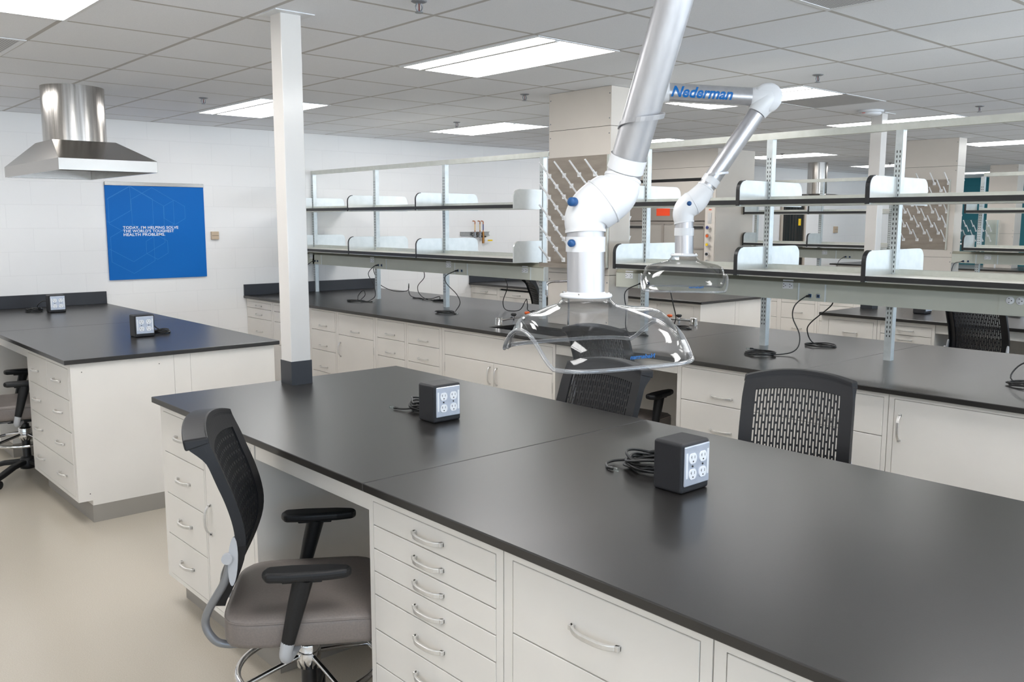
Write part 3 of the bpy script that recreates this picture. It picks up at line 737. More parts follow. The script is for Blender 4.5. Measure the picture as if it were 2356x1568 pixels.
# round receptacles at the right edge of the raceway
t = thing('outlet_plate', 'sage cover plate with two round sockets at the right picture edge', 'outlet', (-1.60, 4.652, 1.30))
obj('plate', MB().box(-1.668, -1.52, 4.650, 4.6546, 1.246, 1.340), 'race', t)
for x in (-1.618, -1.572):
    o = obj('receptacle', MB().lathe([(0, 0), (.0195, 0), (.0195, .004), (.017, .0055), (0, .0055)], (x, 4.650, 1.318), 24, axis=(0, -1, 0)), 'outlet', t)
    obj('socket_slots', MB().box(x-.007, x-.001, 4.6438, 4.6445, 1.326, 1.329).box(x-.007, x-.001, 4.6438, 4.6445, 1.307, 1.310).box(x+.006, x+.010, 4.6438, 4.6445, 1.315, 1.320), 'slot', o)
raceway('far sage raceway left of the far chase', -6.78, -4.86, 10.27, [('r', -5.70, 1.31), ('d', -5.42, 1.27)], [-5.55])
raceway('far sage raceway right of the far chase', -4.178, -1.1, 10.27, [('d', -4.05, 1.265), ('r', -3.80, 1.31)], [-3.92, -3.70])

# ------------------------------------------------------------------ chases and peg boards
def chase(label, x0, x1, y0, y1, z0, seams):
    t = thing('service_chase', label, 'service chase', ((x0+x1)/2, (y0+y1)/2, z0)); zs = [z0] + seams + [ZK]
    for a, b in zip(zs[:-1], zs[1:]):
        o = obj('panel', MB().box(x0, x1, y0, y1, a+.0012, b-.0012), 'chase', t, bevel=.002)
        s = MB()
        for x in (x0+.016, x1-.016):
            for z in (a+.05, b-.05): s.lathe([(0, .003), (.004, .002), (.005, 0)], (x, y0, z), 10, axis=(0, -1, 0))
        obj('screws', s, 'greyp', o)
    obj('core', MB().box(x0+.004, x1-.004, y0+.004, y1-.004, z0, ZK-.001), 'gap', t)
    return t
chase('beige service chase with the white peg drying board, behind the near arm', -4.79, -4.182, 4.592, 4.80, ZC, [1.32, 2.34])
chase('beige service chase with drying board, far right of the far column', -4.79, -4.182, 10.20, 10.40, ZC, [1.30, 2.30])
chase('distant beige chase in front of the teal wall', -5.89, -5.46, 15.62, 15.90, ZC, [1.5])

def pegboard(label, x0, x1, y, z0, z1, pegs, m='board', sgn=-1, tray=True, L=(.105, .095), seed=0, round_base=False):
    t = thing('drying_rack', label, 'drying rack', ((x0+x1)/2, y, z0))
    obj('back_board', MB().box(x0, x1, min(y, y-sgn*.006), max(y, y-sgn*.006), z0, z1), m, t, bevel=.001)
    obj('board_frame', MB().box(x1-.012, x1+.006, y-.008 if sgn < 0 else y, y if sgn < 0 else y+.008, z0, z1), 'galv', t)
    if tray: obj('drip_tray', MB().box(x0, x1, y-.085, y-.001, z0-.012, z0).box(x0, x1, y-.085, y-.080, z0, z0+.018), 'board', t)
    for x, z in pegs:
        if round_base: mb = MB().cyl((x, y, z), (x, y+sgn*.006, z), .013, n=14)
        else: mb = MB().box(x-.016, x+.016, min(y, y+sgn*.006), max(y, y+sgn*.006), z-.016, z+.016)
        mb.tube([(x, y+sgn*.004, z), (x, y+sgn*.03, z+.027), (x, y+sgn*L[0], z+L[1])], [.0078, .0072, .0062], 10)
        obj('peg', mb, 'peg', t)
    return t
pg = []
for r in range(12):
    z = 2.02 - .0755*r
    for k in range(4): 
        x = -4.771 + .1517*k + (.076 if r % 2 else 0)
        if x < -4.20 and z > 1.40: pg.append((x, z))
pegboard('stainless peg drying board on the near chase, behind the near arm', -4.79, -4.19, 4.5845, 1.375, 2.148, pg)
pg = []
for r in range(9):
    z = 2.112 - .0778*r
    for k in range(4):
        x = -4.728 + .155*k + (.078 if r % 2 else 0)
        if x < -4.24: pg.append((x, z))
pegboard('stainless peg drying board on the far chase', -4.788, -4.245, 10.1925, 1.385, 2.156, pg, tray=False, L=(.13, .115))
pg = [(-4.70+.15*k, z) for k in range(4) for z in (1.62, 1.48, 1.77)]
pegboard('peg drying board on the back of the near chase, pegs pointing away', -4.79, -4.20, 4.808, 1.30, 1.95, pg, sgn=1, tray=False, L=(.08, .11))
pg = [(-4.70+.16*k, z) for k in range(4) for z in (1.5, 1.66, 1.82, 2.05)]
pegboard('peg drying board on the back of the far chase', -4.788, -4.245, 10.408, 1.385, 2.156, pg, sgn=1, tray=False, L=(.08, .11))
pg = []
for r in range(4):
    for k in range(5):
        x = -6.30 + .118*k + (.05 if r % 2 else 0); pg.append((x, 1.62-.08*r))
pegboard('clear peg drying board in front of the teal wall', -6.40, -5.66, 15.55, 1.20, 1.72, pg, m='acry', tray=False, round_base=True)
for o in (1,):
    t = thing('support_stand', 'slim white posts carrying the clear peg board', 'stand', (-6.03, 15.56, ZC))
    obj('post', MB().box(-6.38, -6.36, 15.557, 15.577, ZC, 1.72), 'white', t); obj('post', MB().box(-5.70, -5.68, 15.557, 15.577, ZC, 1.72), 'white', t)

# ------------------------------------------------------------------ wall things
t = thing('wall_sign', 'large blue sign with white lettering on the block wall', 'sign', (XL+.012, 3.1, 1.15))
obj('panel', MB().box(XL, XL+.018, 2.640, 3.555, 1.150, 2.012), 'poster', t, bevel=.002)
obj('top_bar', MB().box(XL, XL+.022, 2.640, 3.556, 2.012, 2.046), 'steel', t, bevel=.002)
hx = MB(); xq = XL+.0188
def line(a, b): hx.strip([(xq, *a), (xq, *b)], (Vector((0, b[0]-a[0], b[1]-a[1])).cross(Vector((1, 0, 0)))), .0024, .0008)
def hexa(cy, cz, r, clip=None):
    P = [(cy+r*math.sin(k*PI/3), cz+r*math.cos(k*PI/3)) for k in range(6)]
    for k in range(6): line(P[k], P[(k+1) % 6])
hexa(3.263, 1.772, .115); hexa(3.083, 1.445, .115)
def clipline(a, b):
    # keep inside the panel
    pts = [Vector(a).lerp(Vector(b), k/40) for k in range(41)]
    pts = [p for p in pts if 2.645 < p[0] < 3.55 and 1.155 < p[1] < 2.008]
    if len(pts) > 1: line(tuple(pts[0]), tuple(pts[-1]))
def bighex(cy, cz, r):
    P = [(cy+r*math.sin(k*PI/3), cz+r*math.cos(k*PI/3)) for k in range(6)]
    for k in range(6): clipline(P[k], P[(k+1) % 6])
bighex(3.06, 1.775, .225); bighex(2.86, 1.66, .345); bighex(2.86, 1.43, .225); bighex(2.665, 1.90, .225); bighex(2.86, 1.78, .23)
obj('line_pattern', hx, 'posterline', t)
for k, s in enumerate(("TODAY, I'M HELPING SOLVE", "THE WORLD'S TOUGHEST", "HEALTH PROBLEMS.")):
    o = text_mesh('lettering', s, .0335, 'print', t, bold=.0006, spacing=1.06)
    bb = [v.co.x for v in o.data.vertices]; tw = (.512, .468, .38)[k]; f = tw/(max(bb)-min(bb))
    # text x -> world +Y, text y -> world +Z
    o.matrix_local = Matrix(((0, 0, 1, XL+.0192-t.location.x), (f, 0, 0, 2.780-t.location.y), (0, 1.05, 0, 1.618-.0325*k-t.location.z), (0, 0, 0, 1)))

t = thing('wall_switch', 'small tan thermostat on the wall right of the blue sign', 'thermostat', (XL, 3.65, 1.548))
obj('cover', MB().box(XL, XL+.028, 3.614, 3.690, 1.510, 1.588), 'tan', t, bevel=.004); obj('seam', MB().box(XL+.028, XL+.0286, 3.618, 3.686, 1.546, 1.549), 'gap', t)
t = thing('wall_switch', 'small tan thermostat far along the wall right of the dark door', 'thermostat', (XL, 15.66, 1.55))
obj('cover', MB().box(XL, XL+.028, 15.60, 15.73, 1.48, 1.60), 'tan', t, bevel=.004); obj('seam', MB().box(XL+.028, XL+.0286, 15.61, 15.72, 1.545, 1.549), 'gap', t)

t = thing('gas_tap_rail', 'wall rail with three gas pipes and valves above the left shelving', 'gas taps', (XL, 6.95, 1.54))
obj('rail', MB().box(XL, XL+.02, 6.735, 7.19, 1.515, 1.522).box(XL, XL+.02, 6.735, 7.19, 1.556, 1.563).box(XL, XL+.006, 6.735, 7.19, 1.522, 1.556), 'steel', t)
for k, (y, c1) in enumerate(((6.935, 'tape'), (7.015, 'tape'), (7.066, 'navy'))):
    X = XL+.045
    o = obj('pipe', MB().tube(spline([(X, y, 1.53), (X, y, 1.66), (X, y, 1.682), (X, y-.010, 1.692), (X, y-.035, 1.693)], 5), .006, 8), 'copper', t)
    obj('tape', MB().cyl((X, y, 1.58), (X, y, 1.655), .0066, n=10), c1, o)
    v = obj('valve', MB().cyl((X, y, 1.49), (X, y, 1.56), .014, n=12).cyl((XL+.02, y, 1.54), (X, y, 1.54), .01, n=10).cyl((X, y-.03, 1.505), (X, y+.03, 1.505), .009, n=10), 'greyp' if k < 2 else 'brass', t)
    obj('valve_knob', MB().cyl((X, y+.016, 1.503), (X, y+.042, 1.503), .0105, n=12), 'blackm', v)
o = obj('shutoff_lever', MB().box(XL+.05, XL+.058, 7.08, 7.20, 1.448, 1.462), 'white', t); obj('lever_grip', MB().box(XL+.048, XL+.060, 7.13, 7.205, 1.446, 1.464), 'yellow', o)
obj('shutoff_valve', MB().cyl((XL+.045, 7.066, 1.42), (XL+.045, 7.066, 1.49), .015, n=12), 'brass', t)

d = obj('door_1', MB().box(XL, XL+.03, 13.78, 13.84, 0, 2.12).box(XL, XL+.03, 14.53, 14.59, 0, 2.12).box(XL, XL+.03, 13.84, 14.53, 2.06, 2.12), 'doorw'); d['kind'] = 'structure'
obj('door_leaf', MB().box(XL, XL+.012, 13.84, 14.53, 0, 2.06), 'dark', d)
obj('door_notice', MB().box(XL+.012, XL+.014, 14.36, 14.44, 1.62, 1.74), 'yellow', d)

# ------------------------------------------------------------------ exhaust canopies
def canopy(label, cx, cy, a, b, z0, z1, z2, a2, b2, rd):
    t = thing('exhaust_canopy', label, 'exhaust hood', (cx, cy, z0))
    def ring(A, B, z): return [(cx-A, cy-B, z), (cx+A, cy-B, z), (cx+A, cy+B, z), (cx-A, cy+B, z)]
    vs = ring(a, b, z0)+ring(a, b, z1)+ring(a2, b2, z2)
    w = .012
    vs += ring(a-w, b-w, z0)+ring(a-w, b-w, z1-.006)+ring(a2-w, b2-w, z2-.012)
    fs = []
    for l in (0, 4): 
        for k in range(4): fs.append((l+k, l+(k+1) % 4, l+4+(k+1) % 4, l+4+k))
    for l in (12, 16):
        for k in range(4): fs.append((l+(k+1) % 4, l+k, l+4+k, l+4+(k+1) % 4))
    for k in range(4): fs.append((k, 12+k, 12+(k+1) % 4, (k+1) % 4))
    fs += [(8, 9, 10, 11), (23, 22, 21, 20)]
    obj('canopy', MB().add(vs, fs), 'steel', t, bevel=.0015)
    obj('duct', MB().tube([(cx, cy, z2), (cx, cy, ZK)], rd, 48), 'steelv', t)
    return t
canopy('stainless canopy hood hanging above the poster wall bench', -6.77, 1.911, .70, .304, 2.009, 2.083, 2.232, .207, .205, .2025)
canopy('distant stainless canopy hood behind the right shelving', -7.46, 13.0, .42, .34, 2.02, 2.06, 2.12, .20, .20, .15)

# ------------------------------------------------------------------ fume hood
FX0, FX1, FY = -8.57, -6.79, 9.42
t = thing('fume_hood', 'large beige fume hood against the wall behind the right shelving', 'fume hood', ((FX0+FX1)/2, 9.83, 0))
obj('base_cabinet', MB().box(FX0, FX1, FY+.03, 10.25, .1, .9), 'cab', t); obj('kick_plate', MB().box(FX0, FX1, FY+.1, 10.2, 0, .1), 'kick', t)
obj('work_surface', MB().box(FX0, FX1, FY, 10.25, .9, .94), 'top', t)
obj('side_wall', MB().box(FX1-.10, FX1, FY+.02, 10.25, .94, ZK-.002), 'fume', t); obj('side_wall', MB().box(FX0, FX0+.10, FY+.02, 10.25, .94, ZK-.002), 'fume', t)
obj('back_wall', MB().box(FX0+.1, FX1-.1, 10.15, 10.25, .94, ZK-.002), 'fume', t)
obj('enclosure_panel', MB().box(FX0+.1, FX1-.1, FY+.02, FY+.05, 2.245, 2.378), 'fume', t); obj('enclosure_panel', MB().box(FX0+.1, FX1-.1, FY+.02, FY+.05, 2.381, ZK-.002), 'fume', t)
obj('gap_strip', MB().box(FX0+.1, FX1-.1, FY+.03, FY+.05, 2.205, 2.245), 'gap', t)
obj('header', MB().box(FX0+.1, FX1-.1, FY+.005, FY+.10, 1.96, 2.205), 'fume', t, bevel=.004)
obj('header_lower', MB().box(FX0+.1, FX1-.1, FY+.03, FY+.10, 1.70, 1.96), 'sash', t)
p = obj('service_post', MB().box(-6.945, -6.795, FY, FY+.019, .96, 2.2), 'fume', t, bevel=.003)
obj('service_post', MB().box(FX0, FX0+.13, FY, FY+.019, .96, 2.2), 'fume', t, bevel=.003)
o = obj('monitor', MB().box(-6.90, -6.83, FY-.02, FY, 1.97, 2.10), 'white', t, bevel=.006); obj('display', MB().box(-6.885, -6.845, FY-.0215, FY-.02, 2.02, 2.045), 'slot', o)
obj('switch_plate', MB().box(-6.90, -6.84, FY-.006, FY, 1.665, 1.80), 'pull', t); obj('red_mark', MB().box(-6.885, -6.845, FY-.003, FY, 1.835, 1.845), 'red', t)
for z, c in ((1.615, 'navy'), (1.51, 'orange'), (1.40, 'yellow'), (1.28, 'slot'), (1.18, 'slot')):
    o = obj('service_valve', MB().cyl((-6.865, FY, z), (-6.865, FY-.05, z), .018, n=14).cyl((-6.865, FY-.03, z), (-6.865, FY-.055, z), .028, n=14), 'chrome', t)
    obj('valve_index', MB().cyl((-6.865, FY-.055, z), (-6.865, FY-.062, z), .018, n=14), c, o)
for k, (xa, xb) in enumerate(((-8.43, -7.66), (-7.66, -6.97))):
    o = obj('sash', MB().box(xa, xb, FY+.05, FY+.07, 1.08, 1.69), 'hoodpane', t)
    f = MB().box(xa, xb, FY+.04, FY+.05, 1.655, 1.69).box(xa, xa+.02, FY+.04, FY+.05, 1.08, 1.655).box(xb-.02, xb, FY+.04, FY+.05, 1.08, 1.655).box(xa+.02, xb-.02, FY+.04, FY+.05, 1.335, 1.355).box(xa+.02, xb-.02, FY+.04, FY+.05, 1.08, 1.11)
    obj('sash_frame', f, 'sash', o); obj('sash_handle', MB().box(xa+.05 if k == 0 else xa+.3, xb-.3 if k == 0 else xb-.03, FY+.033, FY+.0399, 1.60, 1.63), 'slot', o)
single('hood_notice', MB().box(-7.76, -7.535, FY+.0275, FY+.0299, 1.765, 1.862), 'red', 'orange red notice card on the fume hood front', 'notice', (-7.65, FY+.029, 1.765))

# ------------------------------------------------------------------ bench boxes
def power_box(label, x, y, cordspec, rz=0., first=[None]):
    """x, y: centre; outlet face looks along +X"""
    if first[0] is None:
        t = thing('power_box', label, 'power outlet box', (x, y, ZC), rz, 'black bench outlet boxes'); first[0] = t
        hx_, hy, h = .051, .064, .145
        obj('housing', MB().box(-hx_, hx_, -hy, hy, 0, h), 'box', t, bevel=.009, seg=4, world=False)
        p = obj('face_plate', MB().box(hx_, hx_+.006, -.056, .056, .022, .136), 'plate', t, bevel=.004, seg=2, world=False)
        for sy in (-.023, .023):
            for z in (.100, .055):
                P = [(sy+.0165*math.cos(a), z+.0175*math.sin(a)) for a in [k*PI/12 for k in range(24)]]
                P = [(q[0], max(min(q[1], z+.0145), z-.0145)) for q in P]
                o = obj('receptacle', MB().prism(P, 'x', hx_+.006, hx_+.0085), 'outlet', t, world=False)
                obj('socket_slots', MB().box(hx_+.0085, hx_+.0089, sy-.008, sy-.0065, z, z+.009).box(hx_+.0085, hx_+.0089, sy+.006, sy+.0075, z, z+.008).box(hx_+.0085, hx_+.0089, sy-.010, sy-.0065, z+.004, z+.0055).cyl((hx_+.0085, sy, z-.008), (hx_+.0089, sy, z-.008), .0025, n=8), 'slot', o, world=False)
            obj('screw', MB().cyl((hx_+.006, sy, .0775), (hx_+.0075, sy, .0775), .003, n=10), 'slot', t, world=False)
        obj('label_strip', MB().box(hx_+.006, hx_+.0065, -.051, -.044, .045, .118), 'outlet', t, world=False)
        obj('label_strip', MB().box(hx_+.006, hx_+.0065, .044, .051, .045, .118), 'outlet', t, world=False)
    else: t = dup(first[0], (x, y, ZC), rz, label)
    return t
def coil(label, c, r, turns, z, squash=1., ang=0., end=None, start=None, rr=.0033, seed=0, plug=True, cat='cable', grp=None):
    rnd = random.Random(seed); P = []
    if start: P += [Vector(p) for p in start]
    n = int(turns*14); ca, sa = math.cos(ang), math.sin(ang)
    for k in range(n):
        a = 2*PI*k/14; q = r*(1+.10*math.sin(k*.37+seed)+.06*rnd.uniform(-1, 1)); lx, ly = q*math.cos(a), q*squash*math.sin(a)
        P.append(Vector((c[0]+lx*ca-ly*sa, c[1]+lx*sa+ly*ca, z+rr+.0012+.0062*min(k/14., 7)*(.7+.3*math.sin(a*1.5)) )))
    if end: P += [Vector(p) for p in end]
    Q = spline(P, 5)
    for q in Q: q.z = max(q.z, z+rr+.0012)
    mb = MB().tube(Q, rr, 8)
    t = thing('network_cable', label, cat, (c[0], c[1], z), group=grp)
    obj('cable', mb, 'cord', t)
    if plug:
        e = Q[-1]; dd = (Q[-1]-Q[-3]).normalized()
        dd.z = 0; e = Vector((e.x, e.y, max(e.z, z+.0075))); obj('plug', MB().tube([e-dd*.004, e+dd*.022], .0058, 8), 'acry', t)
        obj('boot', MB().tube([e-dd*.02, e], [.004, .006], 8), 'cord', t)
    return t
PB = [(-1.533, 2.002, 'black outlet box at the front right of the near bench'), (-2.694, 2.010, 'black outlet box on the near bench behind the seam'),
      (-5.968, 2.024, 'black outlet box at the open end of the poster wall bench'), (-8.03, 2.035, 'black outlet box beside the splash board at the far left'),
      (-3.25, 7.42, 'black outlet box behind the raceway on the far right bench'), (-2.72, 7.98, 'black outlet box just right of the far right chair'),
      (-4.73, 9.9, 'small black outlet box by the cord under the far shelving')]
for x, y, l in PB: power_box(l, x, y, None)
coil('coiled black cable behind the front right outlet box', (-1.70, 2.085), .082, 9, ZC, .85, .3, start=[(-1.584, 2.02, 1.06), (-1.602, 2.025, 1.056), (-1.66, 2.06, .99)], end=[(-1.80, 2.06, .955), (-1.83, 2.02, .948), (-1.80, 1.985, .946), (-1.775, 1.98, .946)], rr=.0042, seed=1)
coil('coiled black cable behind the outlet box left of the seam', (-2.85, 2.06), .066, 8, ZC, .8, .3, start=[(-2.745, 2.03, 1.0), (-2.77, 2.03, .985)], end=[(-2.90, 2.0, .95), (-2.945, 1.985, .946), (-2.96, 1.98, .946)], rr=.0042, seed=2)
coil('coiled black cable right behind the poster wall bench box', (-6.02, 2.165), .05, 5, ZC, .7, 1.2, start=[(-6.026, 2.06, 1.04), (-6.035, 2.10, 1.03), (-6.03, 2.14, .98)], rr=.004, seed=3, plug=False)
coil('coiled black cable left of the far left outlet box', (-8.16, 1.90), .06, 5, ZC, .7, 1.2, start=[(-8.081, 2.01, 1.02), (-8.11, 1.96, 1.03), (-8.14, 1.92, .99)], rr=.004, seed=4, plug=False)

# hanging raceway cables
def hang(label, port, down, c, r, turns, squash=.5, ang=0., end=None, seed=0, loop=None, front=True):
    st = []
    if port: st = [port, (port[0]-.012, port[1]-.035, port[2]-.008)]
    coil(label, c, r, turns, ZC, squash, ang, start=st+down, end=(loop or [])+(end or []), rr=.0036, seed=seed)
    if port:
        t = [o for o in C.objects if o.get('label') == label][-1]
        obj('plug', MB().tube([port, (port[0]-.004, port[1]-.028, port[2]-.003)], .0065, 8), 'cord', t)
yp = 4.648
hang('black cable hanging beside the column in front of the left shelving', (-8.384, yp, 1.277), [(-8.46, 4.55, 1.18), (-8.47, 4.54, 1.03), (-8.46, 4.50, .955)], (-8.40, 4.36), .09, 3, .6, seed=5)
hang('black cable with an upright loop on the worktop under the left shelving', (-7.176, yp, 1.279), [(-7.20, 4.55, 1.20), (-7.13, 4.56, 1.10), (-7.10, 4.56, 1.0), (-7.14, 4.52, .95)], (-7.22, 4.43), .085, 1.6, .75, .6, end=[(-7.20, 4.42, .955), (-7.26, 4.47, .99), (-7.25, 4.50, 1.03), (-7.20, 4.50, 1.04), (-7.17, 4.49, 1.0), (-7.2, 4.46, .953), (-7.12, 4.46, .947), (-7.06, 4.5, .946)], seed=6)
hang('black cable curving down in the middle of the left shelving bench', (-5.953, yp, 1.279), [(-6.0, 4.55, 1.23), (-5.98, 4.55, 1.17), (-5.86, 4.56, 1.09), (-5.80, 4.55, 1.02), (-5.82, 4.52, .955)], (-5.83, 4.42), .10, 3, .5, .1, end=[(-5.74, 4.42, .95), (-5.70, 4.43, .946)], seed=7)
hang('black cable dangling behind the second upright of the left shelving', None, [(-7.60, 4.86, 1.24), (-7.60, 4.88, 1.16), (-7.57, 4.92, 1.06), (-7.45, 5.0, 1.0), (-7.28, 5.05, 1.01), (-7.27, 5.06, 1.08), (-7.26, 5.05, 1.02), (-7.22, 5.05, .96)], (-7.12, 5.05), .06, 1, .5, end=[(-6.95, 5.1, .95), (-6.85, 5.12, .975), (-6.84, 5.12, .95)], seed=8)
hang('black cable dropping behind the raceway left of the third upright', None, [(-6.74, 4.86, 1.24), (-6.76, 4.88, 1.17), (-6.92, 4.92, 1.08), (-6.93, 4.95, 1.0), (-6.86, 5.0, .95)], (-6.72, 5.03), .085, 3, .5, .2, end=[(-6.85, 5.0, .95), (-6.93, 4.98, .946)], seed=9)
hang('black cable with a small loop behind the raceway before the chase', None, [(-5.60, 4.86, 1.24), (-5.58, 4.88, 1.15), (-5.66, 4.90, 1.02), (-5.64, 4.92, .95), (-5.52, 4.96, .955), (-5.47, 4.98, 1.03), (-5.45, 4.98, 1.05), (-5.45, 4.99, 1.0), (-5.44, 5.0, .95)], (-5.34, 5.02), .085, 2, .5, .2, end=[(-5.25, 5.02, .948), (-5.22, 5.03, .946)], seed=10)
hang('black cable coiled on the worktop below the right raceway ports', (-2.680, yp, 1.274), [(-2.72, 4.56, 1.22), (-2.73, 4.56, 1.15), (-2.69, 4.57, 1.06), (-2.68, 4.55, .99), (-2.70, 4.5, .955)], (-2.83, 4.40), .082, 3.5, .75, .2, seed=11)
hang('black cable dropping behind the right raceway to a loose coil', None, [(-2.655, 4.86, 1.24), (-2.67, 4.87, 1.20), (-2.80, 4.88, 1.09), (-2.83, 4.90, 1.03), (-2.80, 4.93, .96)], (-2.77, 4.96), .085, 2.5, .7, .2, seed=12)
hang('black cable hanging behind the far clear hood to the sink worktop', None, [(-3.86, 4.86, 1.24), (-3.84, 4.88, 1.12), (-3.87, 4.95, 1.03), (-3.93, 5.02, .96)], (-3.90, 5.03), .08, 2.5, .6, .2, seed=13)
hang('black cable by the first upright of the right shelving', (-3.925, yp, 1.279), [(-4.0, 4.56, 1.22), (-3.99, 4.56, 1.10), (-3.95, 4.53, .96)], (-3.86, 4.52), .07, 2.5, .6, .2, seed=14)
hang('black cable at the right picture edge on the shelving bench', (-1.30, yp, 1.26), [(-1.33, 4.58, 1.18), (-1.43, 4.55, 1.08), (-1.52, 4.53, 1.02), (-1.53, 4.5, .955)], (-1.46, 4.47), .075, 3, .7, .2, seed=15)
hang('black cable hanging from the far raceway left of the far column', (-5.42, 10.183, 1.27), [(-5.47, 10.1, 1.2), (-5.48, 10.08, 1.0)], (-5.45, 10.0), .12, 3, .5, seed=16)
hang('black cable hanging from the far raceway by the far chase', (-4.05, 10.183, 1.265), [(-4.12, 10.1, 1.22), (-4.13, 10.08, 1.0)], (-4.1, 10.0), .08, 2, .5, seed=17)

# ------------------------------------------------------------------ sink fittings
def turret(label, pts):
    t = thing('gas_turret', label, 'bench tap', (pts[0][0], pts[0][1], ZC), group='bench gas taps')
    x, y = pts[0]
    obj('body', MB().lathe([(0, 0), (.030, 0), (.030, .004), (.026, .006), (.026, .05), (.023, .053), (0, .054)], (x, y, ZC), 28), 'chrome', t)
    for (a, b), c in zip(pts[1:], ('slot', 'orange')):
        o = obj('nozzle', MB().tube([(x, y, ZC+.03), ((x+a)/2, (y+b)/2, ZC+.034), (a, b, ZC+.038)], [.009, .006, .008], 10).cyl((a, b, ZC+.02), (a, b, ZC+.05), .012, n=14).cyl((a, b, ZC), (a, b, ZC+.02), .008, n=12), 'chrome', t)
        obj('knob', MB().lathe([(0, 0), (.015, 0), (.021, .008), (.021, .016), (.015, .020), (0, .020)], (a, b, ZC+.05), 16), c, o)
turret('chrome gas turret with black and orange knobs left of the sink', [(-4.92, 4.22), (-4.96, 4.40), (-4.985, 4.56)])
turret('chrome gas turret seen behind the right shelving cables', [(-3.98, 5.30), (-4.10, 5.28), (-4.14, 5.22)])
t = thing('lab_faucet', 'chrome swan neck tap with side spout in front of the near chase', 'faucet', (-4.46, 4.48, ZC))
x, y = -4.46, 4.48
obj('riser', MB().tube([(x, y, ZC), (x, y, 1.30)], .0085, 14).lathe([(0, 0), (.025, 0), (.025, .008), (.012, .02), (0, .02)], (x, y, ZC), 20).cyl((x, y, 1.262), (x, y, 1.285), .014, n=14).cyl((x, y, 1.30), (x, y, 1.325), .012, n=14), 'chrome', t)
obj('spout', MB().tube(spline([(x, y, 1.274), (x-.08, y-.01, 1.268), (x-.145, y-.03, 1.262), (x-.17, y-.045, 1.245), (x-.172, y-.05, 1.20)], 5), .0085, 12), 'chrome', t)
obj('aerator', MB().cyl((x-.172, y-.05, 1.205), (x-.172, y-.05, 1.165), .012, n=14), 'chrome', t)
t = thing('lab_faucet', 'white swan neck tap below the clear peg board', 'faucet', (-6.32, 15.3, ZC))
obj('riser', MB().tube(spline([(-6.32, 15.3, ZC), (-6.32, 15.3, 1.25), (-6.28, 15.3, 1.32), (-6.0, 15.28, 1.33)], 5), .014, 10), 'white', t)

# ------------------------------------------------------------------ extraction arms
def hood_mesh(hu, hw, h, neck=.062, skew=(0, 0)):
    n = 96; rings = 22
    def outline(a):
        c, s = math.cos(a), math.sin(a); e = 4.2
        k = (abs(c)**e + abs(s)**e)**(-1/e)
        return c*k, s*k
    def fn(i, j):
        a = 2*PI*i; s = j
        ox, oy = outline(a)
        q = min(s/.94, 1.)
        cx_, cy_ = math.cos(a), math.sin(a)
        bl = min(1, q*1.6)**1.3
        rx = neck*(1-q)*cx_ + q*hu*((1-bl)*cx_+bl*ox); ry = neck*(1-q)*cy_ + q*hw*((1-bl)*cy_+bl*oy)
        if q < .02: z = 0
        z = -h*(1-(1-q**2.2)**(1/2.2))*.80 - .20*h*q
        if q < .12: z = -.0 - q*.12*h - .02*min(q/.12, 1)
        else: z -= .02
        rx += skew[0]*q; ry += skew[1]*q
        # arches at the two ends
        arch = .078*max(0, abs(ox)**9)*max(0, 1-(oy/.72)**2)*q**3
        z += arch
        if s > .94:
            e = (s-.94)/.06
            rx *= 1+.07*e; ry *= 1+.07*e; z -= .004*math.sin(e*PI)
        return (rx, ry, z)
    return MB().grid(lambda i, j: fn(i, j), n, rings, closed=True)

